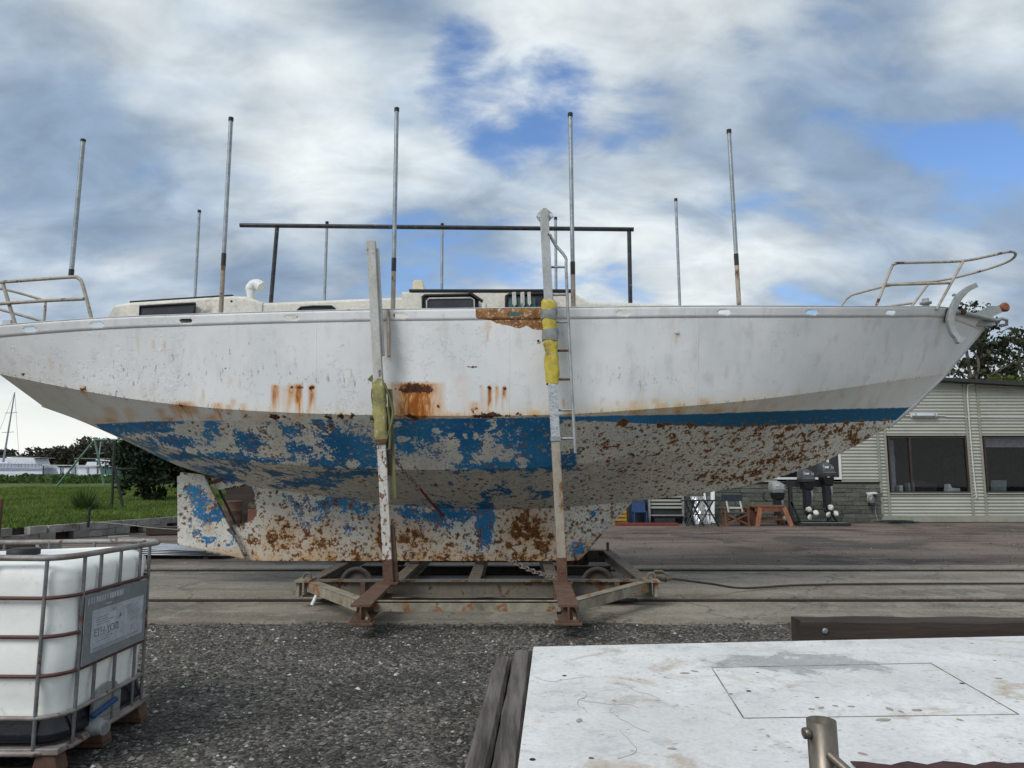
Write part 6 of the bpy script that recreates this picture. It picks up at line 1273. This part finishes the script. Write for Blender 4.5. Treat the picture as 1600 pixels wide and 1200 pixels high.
# posts, rope
def stake(px, py0, py1, Y, r_, mat, label):
    a, b = at(px, py0, Y), at(px, py1, Y); tag(MB().tube([(a.x, Y, b.z - .1), (a.x + .01, Y, a.z)], r_, 7).build('stake', mat), label, 'stake'); return a
s1 = stake(139.5, 793, 818, 19.0, .035, 'black_paint', 'black steel stake at the lawn edge holding a rope'); stake(1.5, 780, 833, 17.0, .05, 'cradle_rust', 'rusty brown steel post beside the block wall')
rpo = MB().tube(arc([Vector((s1.x, 19.0, at(139, 815, 19).z)), at(190, 819, 19.3), at(240, 825, 19.6), at(300, 828.5, 20)], 4), .012, 6); tag(rpo.build('rope', 'rope'), 'pale rope running from the black stake to behind the rudder', 'rope')
# swing frames
def swing(name, a_top, feet_l, b_top, feet_r, Y, r_, mat, label, dy=0.0):
    t_ = thing(name, at(*feet_l[0], Y), label, 'swing frame')
    for top, feet in ((a_top, feet_l), (b_top, feet_r)):
        for k, f in enumerate(feet): p, q = at(*top, Y), at(*f, Y); q.z -= .15; MB().tube([p, q], r_, 8).build('leg', mat, t_)
    MB().tube([at(*a_top, Y), at(*b_top, Y)], r_, 8).build('top_bar', mat, t_); return t_
sw = swing('swing_set', (148, 687), ((82, 764), (163.5, 757)), (262, 689), ((249, 760), (297, 762)), 42, .062, 'swing_green', 'faded green steel A-frame swing set on the lawn')
for x in (175, 205): MB().tube([at(x, 687.5, 42), at(x, 740, 42)], .012, 5).build('swing_chain', 'chain', sw)
sw = thing('steel_trestle', at(180, 797, 24.5), 'dark steel A-shaped post frame on the lawn before the bushy tree', 'post frame')
for top, ft in (((179, 690), (174.5, 799)), ((179, 728), (194, 795))): p, q = at(*top, 24.5), at(*ft, 24.5); q.z -= .1; MB().tube([p, q], .045, 8).build('leg', 'swing_dark', sw)
MB().tube([at(179, 733, 24.5), at(215, 733, 28)], .04, 8).build('brace', 'swing_dark', sw)
# spiky tuft
tf = thing('spiky_plant', at(132, 800, 23.3), 'spiky green tussock plant growing on the lawn', 'plant')
c = at(132, 800, 23.3); rgn = np.random.default_rng(8); n = 230; th = rgn.uniform(0, 6.28, n); el = rgn.uniform(.25, 1.45, n); L_ = rgn.uniform(.45, 1.0, n); V = []; 
for k in range(n):
    dv = np.array([math.cos(th[k]) * math.cos(el[k]), math.sin(th[k]) * math.cos(el[k]), math.sin(el[k])]); sd_ = np.array([-math.sin(th[k]), math.cos(th[k]), 0]) * .016; b = np.array(c) + dv * .05 + np.array([math.cos(th[k]), math.sin(th[k]), 0]) * rgn.uniform(0, .18); m_ = b + dv * L_[k] * .55; tp = b + dv * L_[k] + np.array([0, 0, -.18 * math.cos(el[k])])
    V += [b - sd_, b + sd_, m_ + sd_ * .8, m_ - sd_ * .8, m_ - sd_ * .8, m_ + sd_ * .8, tp, tp]
raw('leaves', np.array(V), np.arange(len(V)).reshape(-1, 4), 'weed', tf)
MB().lathe([(.2, -.1), (.14, .06), (.05, .12)], c, (0, 0, 1), 10).build('crown_base', 'weed', tf)
# bushy dark tree
def tree(name, base, label, trunk_h, trunk_r, clumps, leaf, n, ls, group=None, seed=1, limbs=True, mat2=None):
    base = Vector(base); t_ = thing(name, base, label, 'tree', group); rg = np.random.default_rng(seed)
    top = base + Vector((0, 0, trunk_h)); MB().tube(arc([base - Vector((0, 0, .3)), base + Vector((.1 * trunk_r, 0, trunk_h * .5)), top], 4), [trunk_r * (1 - .5 * k / 8) for k in range(9)], 8).build('trunk', 'bark', t_)
    tr_ = t_.children[0]; Cs = []; Ss = []
    for (cx, cy, cz, rx, ry, rz) in clumps:
        c = Vector((cx, cy, cz))
        if limbs: MB().tube(arc([top - Vector((0, 0, trunk_h * rg.uniform(.05, .4))), (top + c) / 2 + Vector((rg.uniform(-.3, .3), rg.uniform(-.3, .3), -.2)), c], 4), [trunk_r * .42 * (1 - .08 * k) for k in range(9)], 6).build('limb', 'bark', tr_)
        vol = rx * ry * rz; k = max(int(n * (rx * rz)), 30)
        ns = max(6, k // 45); sub = rg.normal(size=(ns, 3)); sub /= np.linalg.norm(sub, axis=1)[:, None]; sub *= (rg.random(ns) ** .45)[:, None]
        for s_ in sub:
            p = rg.normal(size=(k // ns, 3)) * .20 + s_; Cs.append(p * np.array([rx, ry, rz]) + np.array([cx, cy, cz])); Ss.append(ls * rg.uniform(.5, 1.3, k // ns))
    quads('crown', np.concatenate(Cs), np.concatenate(Ss), leaf, rg, t_); return t_
b = at(225, 790, 29); 
cl_ = [(at(x, y, 29).x, 29 + dy, at(x, y, 29).z, rx, ry, rz) for x, y, dy, rx, ry, rz in ((205, 715, 0, .85, .9, .75), (230, 735, -.3, .9, .9, .8), (255, 752, 0, .7, .8, .65), (190, 698, .3, .55, .6, .5), (225, 705, .5, 1.2, 1, .9), (250, 720, .6, 1.2, 1.0, .9), (215, 758, -.2, .55, .6, .5), (240, 770, -.1, .45, .5, .38), (280, 735, .8, .8, .8, .5), (300, 738, 1.5, .9, .8, .4))]
tree('bushy_tree', (b.x, 29.2, lawnz(b.x, 29.2)), 'dark dense bushy tree on the lawn under the stern', 1.4, .12, cl_, 'leaf_dark', 1700, .095, seed=3)
# weedy bank, marsh and far shore
rgn = np.random.default_rng(31); n = 16000; x = rgn.uniform(-75, -18, n); y = rgn.uniform(62, 88, n); hgt = .35 + .75 * np.abs(np.sin(x * .35) * np.sin(x * .13 + 1)) ; zz = .96 + rgn.random(n) * hgt * .8
o = quads('weed_bank', np.stack([x, y, zz], 1), rgn.uniform(.10, .30, n), 'weed', rgn); tag(o, 'rank green weeds along the far edge of the lawn', 'weeds', kind='stuff')
n = 60000; x = rgn.uniform(-420, 60, n); prof = 13.6 + 1.8 * np.sin(x * .035 + .6) + 1.6 * np.sin(x * .093) + 1.2 * np.sin(x * .21 + 2) + 1.0 * np.sin(x * .47); zt = rgn.random(n) ** .6; y = 300 + rgn.uniform(0, 30, n) + 25 * np.sin(x * .02)
o = quads('far_woods', np.stack([x, y, .2 + prof * zt + (rgn.random(n) < .03) * rgn.uniform(0, 1.6, n)], 1), rgn.uniform(.5, 1.5, n), 'leaf_far', rgn); tag(o, 'dark belt of trees along the far shore', 'trees', kind='stuff')
rows = [[(-430 + 12 * k, 345, 0), (-430 + 12 * k, 345, 11.5 + 1.6 * math.sin((-430 + 12 * k) * .035 + .6) + 1.0 * math.sin(k * 1.7))] for k in range(42)]
o = MB().grid(rows).build('shore_hill', 'leaf_far', None, fix=False); tag(o, kind='structure')
tagw = MB().grid([[(-420, 86, .45), (-420, 305, .45)], [(80, 86, .45), (80, 305, .45)]]).build('water', 'boat_blue', None, fix=False); tag(tagw, kind='structure')
# boats and jetty by the shore
BY = 95
def bp(px, py, Y=BY): return at(px, py, Y)
cb_ = thing('moored_cruiser', bp(35, 738), 'white cabin cruiser with a flat canopy moored beyond the lawn', 'boat')
MB().prism([bp(9, 714), bp(53, 715), bp(57, 727), bp(16, 727)], (0, 3, 0)).build('cabin', 'boat_white', cb_, bevel=.1); MB().prism([bp(18, 713.2), bp(62, 714.5), bp(62, 715.6), bp(18, 714.6)], (0, 3.2, 0)).build('canopy', 'grey_plastic', cb_)
MB().prism([bp(-40, 722), bp(10, 722), bp(16, 727), bp(57, 727), bp(66, 731), bp(66, 741), bp(-40, 741)], (0, 4, 0)).build('hull', 'boat_white', cb_, bevel=.05)
for k in range(16): x = -20 + 5.4 * k; MB().tube([bp(x, 724, BY - .2), bp(x, 731, BY - .2)], .05, 5).build('rail_post', 'boat_blue', cb_)
MB().tube([bp(-20, 724.5, BY - .2), bp(63, 726, BY - .2)], .05, 5).build('hand_rail', 'boat_blue', cb_); MB().prism([bp(-40, 731, BY - .1), bp(66, 732, BY - .1), bp(66, 735, BY - .1), bp(-40, 735, BY - .1)], (0, .1, 0)).build('rubbing_band', 'boat_blue', cb_)
def far_mast(base, top, label, spread, Y=110):
    t_ = thing('sailing_boat', at(base[0], 742, Y), label, 'boat'); p, q = at(*base, Y), at(*top, Y); MB().tube([p, q], [.16, .09], 6).build('mast', 'galv', t_)
    for f in spread: c = p + (q - p) * f; MB().bar(c + Vector((-.9, 0, 0)), c + Vector((.9, 0, .1)), .08, .08).build('spreader', 'galv', t_)
    for s_ in (-1, 1): MB().tube([q, p + Vector((s_ * 2.4, 0, 0))], .022, 4).build('stay', 'cable', t_)
    MB().prism([p + Vector((-4, 0, -.2)), p + Vector((3.5, 0, -.2)), p + Vector((2.8, 0, -2.6)), p + Vector((-3.4, 0, -2.6))], (0, 2.5, 0)).build('hull', 'boat_white', t_); MB().prism([p + Vector((-1.8, 0, .6)), p + Vector((.9, 0, .6)), p + Vector((1.4, 0, -.2)), p + Vector((-2.2, 0, -.2))], (0, 1.6, 0)).build('cabin', 'boat_white', t_); return t_
far_mast((5, 722), (23, 613), 'moored sailing boat with a tall grey raked mast and spreaders', (.42, .70)); far_mast((152, 727), (158, 690), 'small moored sailing boat with a thin mast behind the swing set', (.5,), 130); 
lo = thing('moored_launch', bp(130, 740), 'long low white launch moored beyond the swing set', 'boat')
MB().prism([bp(88, 731), bp(158, 729), bp(158, 741), bp(92, 741)], (0, 3, 0)).build('hull', 'boat_white', lo); 
for a, b_ in ((94, 98), (111, 119), (135, 138), (152, 153.5)): MB().prism([bp(a, 730, BY - .1), bp(b_, 730, BY - .1), bp(b_, 739, BY - .1), bp(a, 739, BY - .1)], (0, .05, 0)).build('hull_patch', 'boat_blue', lo)
MB().prism([bp(64, 726.2, BY - .3), bp(178, 727.3, BY - .3), bp(178, 728.6, BY - .3), bp(64, 727.8, BY - .3)], (0, 3, 0)).build('deck_edge', 'sail_cover', lo); 
tag(MB().prism([bp(158, 733), bp(182, 733), bp(182, 741), bp(158, 741)], (0, 3, 0)).build('dinghy', 'teal'), 'dull teal boat side showing next to the white launch', 'boat')
jt = thing('jetty_rail', bp(120, 742, 90), 'thin dark jetty rail before the far shore', 'jetty')
MB().tube([bp(116, 716.5, 92), bp(172, 716.8, 92)], .07, 5).build('beam', 'swing_green', jt); MB().tube([bp(66, 727, 91), bp(180, 728, 91)], .06, 5).build('beam', 'off_white', jt); MB().tube([bp(150, 718.5, 91), bp(180, 721, 91)], .09, 5).build('beam', 'boat_white', jt)
for x in (68, 95, 118, 152, 165, 175): MB().tube([bp(x, 716 if x > 110 else 727, 91.5), bp(x, 742, 91.5)], .06, 5).build('pile', 'swing_dark', jt)
sg = thing('notice_board', bp(120, 742, 80), 'small pale notice board on posts at the shore', 'sign'); MB().prism([bp(117, 719.5, 80), bp(122.5, 719.5, 80), bp(122, 727.5, 80), bp(117, 727.5, 80)], (0, .08, 0)).build('board', 'paper', sg); MB().tube([bp(119.5, 727, 80.1), bp(119.5, 742, 80.1)], .05, 5).build('post', 'off_white', sg)

# ---------------------------------------------------------------- gum trees behind the office
def gum(px, py, Y, lab, cl, seed, n=300, ls=.16):
    base = Vector((at(px, py, Y).x, Y, 0)); return tree('gum_tree', base, lab, at(px, py, Y).z, .28, [(at(x, y, Y).x, Y + dy, at(x, y, Y).z, rx, ry, rz) for x, y, dy, rx, ry, rz in cl], 'leaf_gum', n, ls, 'gum trees behind the office', seed)
gum(1516, 585, 41, 'tall gum tree with open dark crown behind the bow', ((1530, 487, 0, 1.1, 1, .42), (1500, 481, 0, .9, .8, .3), (1556, 505, .5, .9, .9, .5), (1540, 522, 0, 1.5, 1.2, .75), (1512, 545, -.3, 1.2, 1, .7), (1560, 540, .4, 1.3, 1.1, .7), (1535, 568, .3, 1.4, 1.1, .6), (1500, 580, 0, 1.2, 1, .55), (1570, 572, -.4, 1.0, 1, .6), (1480, 596, .2, 1.0, .9, .5), (1545, 592, 0, 1.3, 1, .5)), 5)
gum(1606, 590, 43, 'gum tree with sparse hanging foliage over the office roof', ((1592, 548, 0, 1.0, 1, .7), (1600, 575, .3, 1.2, 1.1, .7), (1585, 592, 0, 1.2, 1, .5), (1620, 535, 0, 1.6, 1.3, 1.0), (1640, 570, .2, 1.5, 1.3, .9), (1575, 602, .3, .9, .8, .4)), 9)
lt_ = tree('lime_shrub', (at(1590, 600, 36).x, 36, 0), 'small yellow green tree peeping over the office roof', 3.6, .12, [(at(x, 597, 36).x, 36, at(x, 597, 36).z, .8, .8, .35) for x in (1570, 1592, 1612)], 'leaf_lime', 500, .1, seed=14)
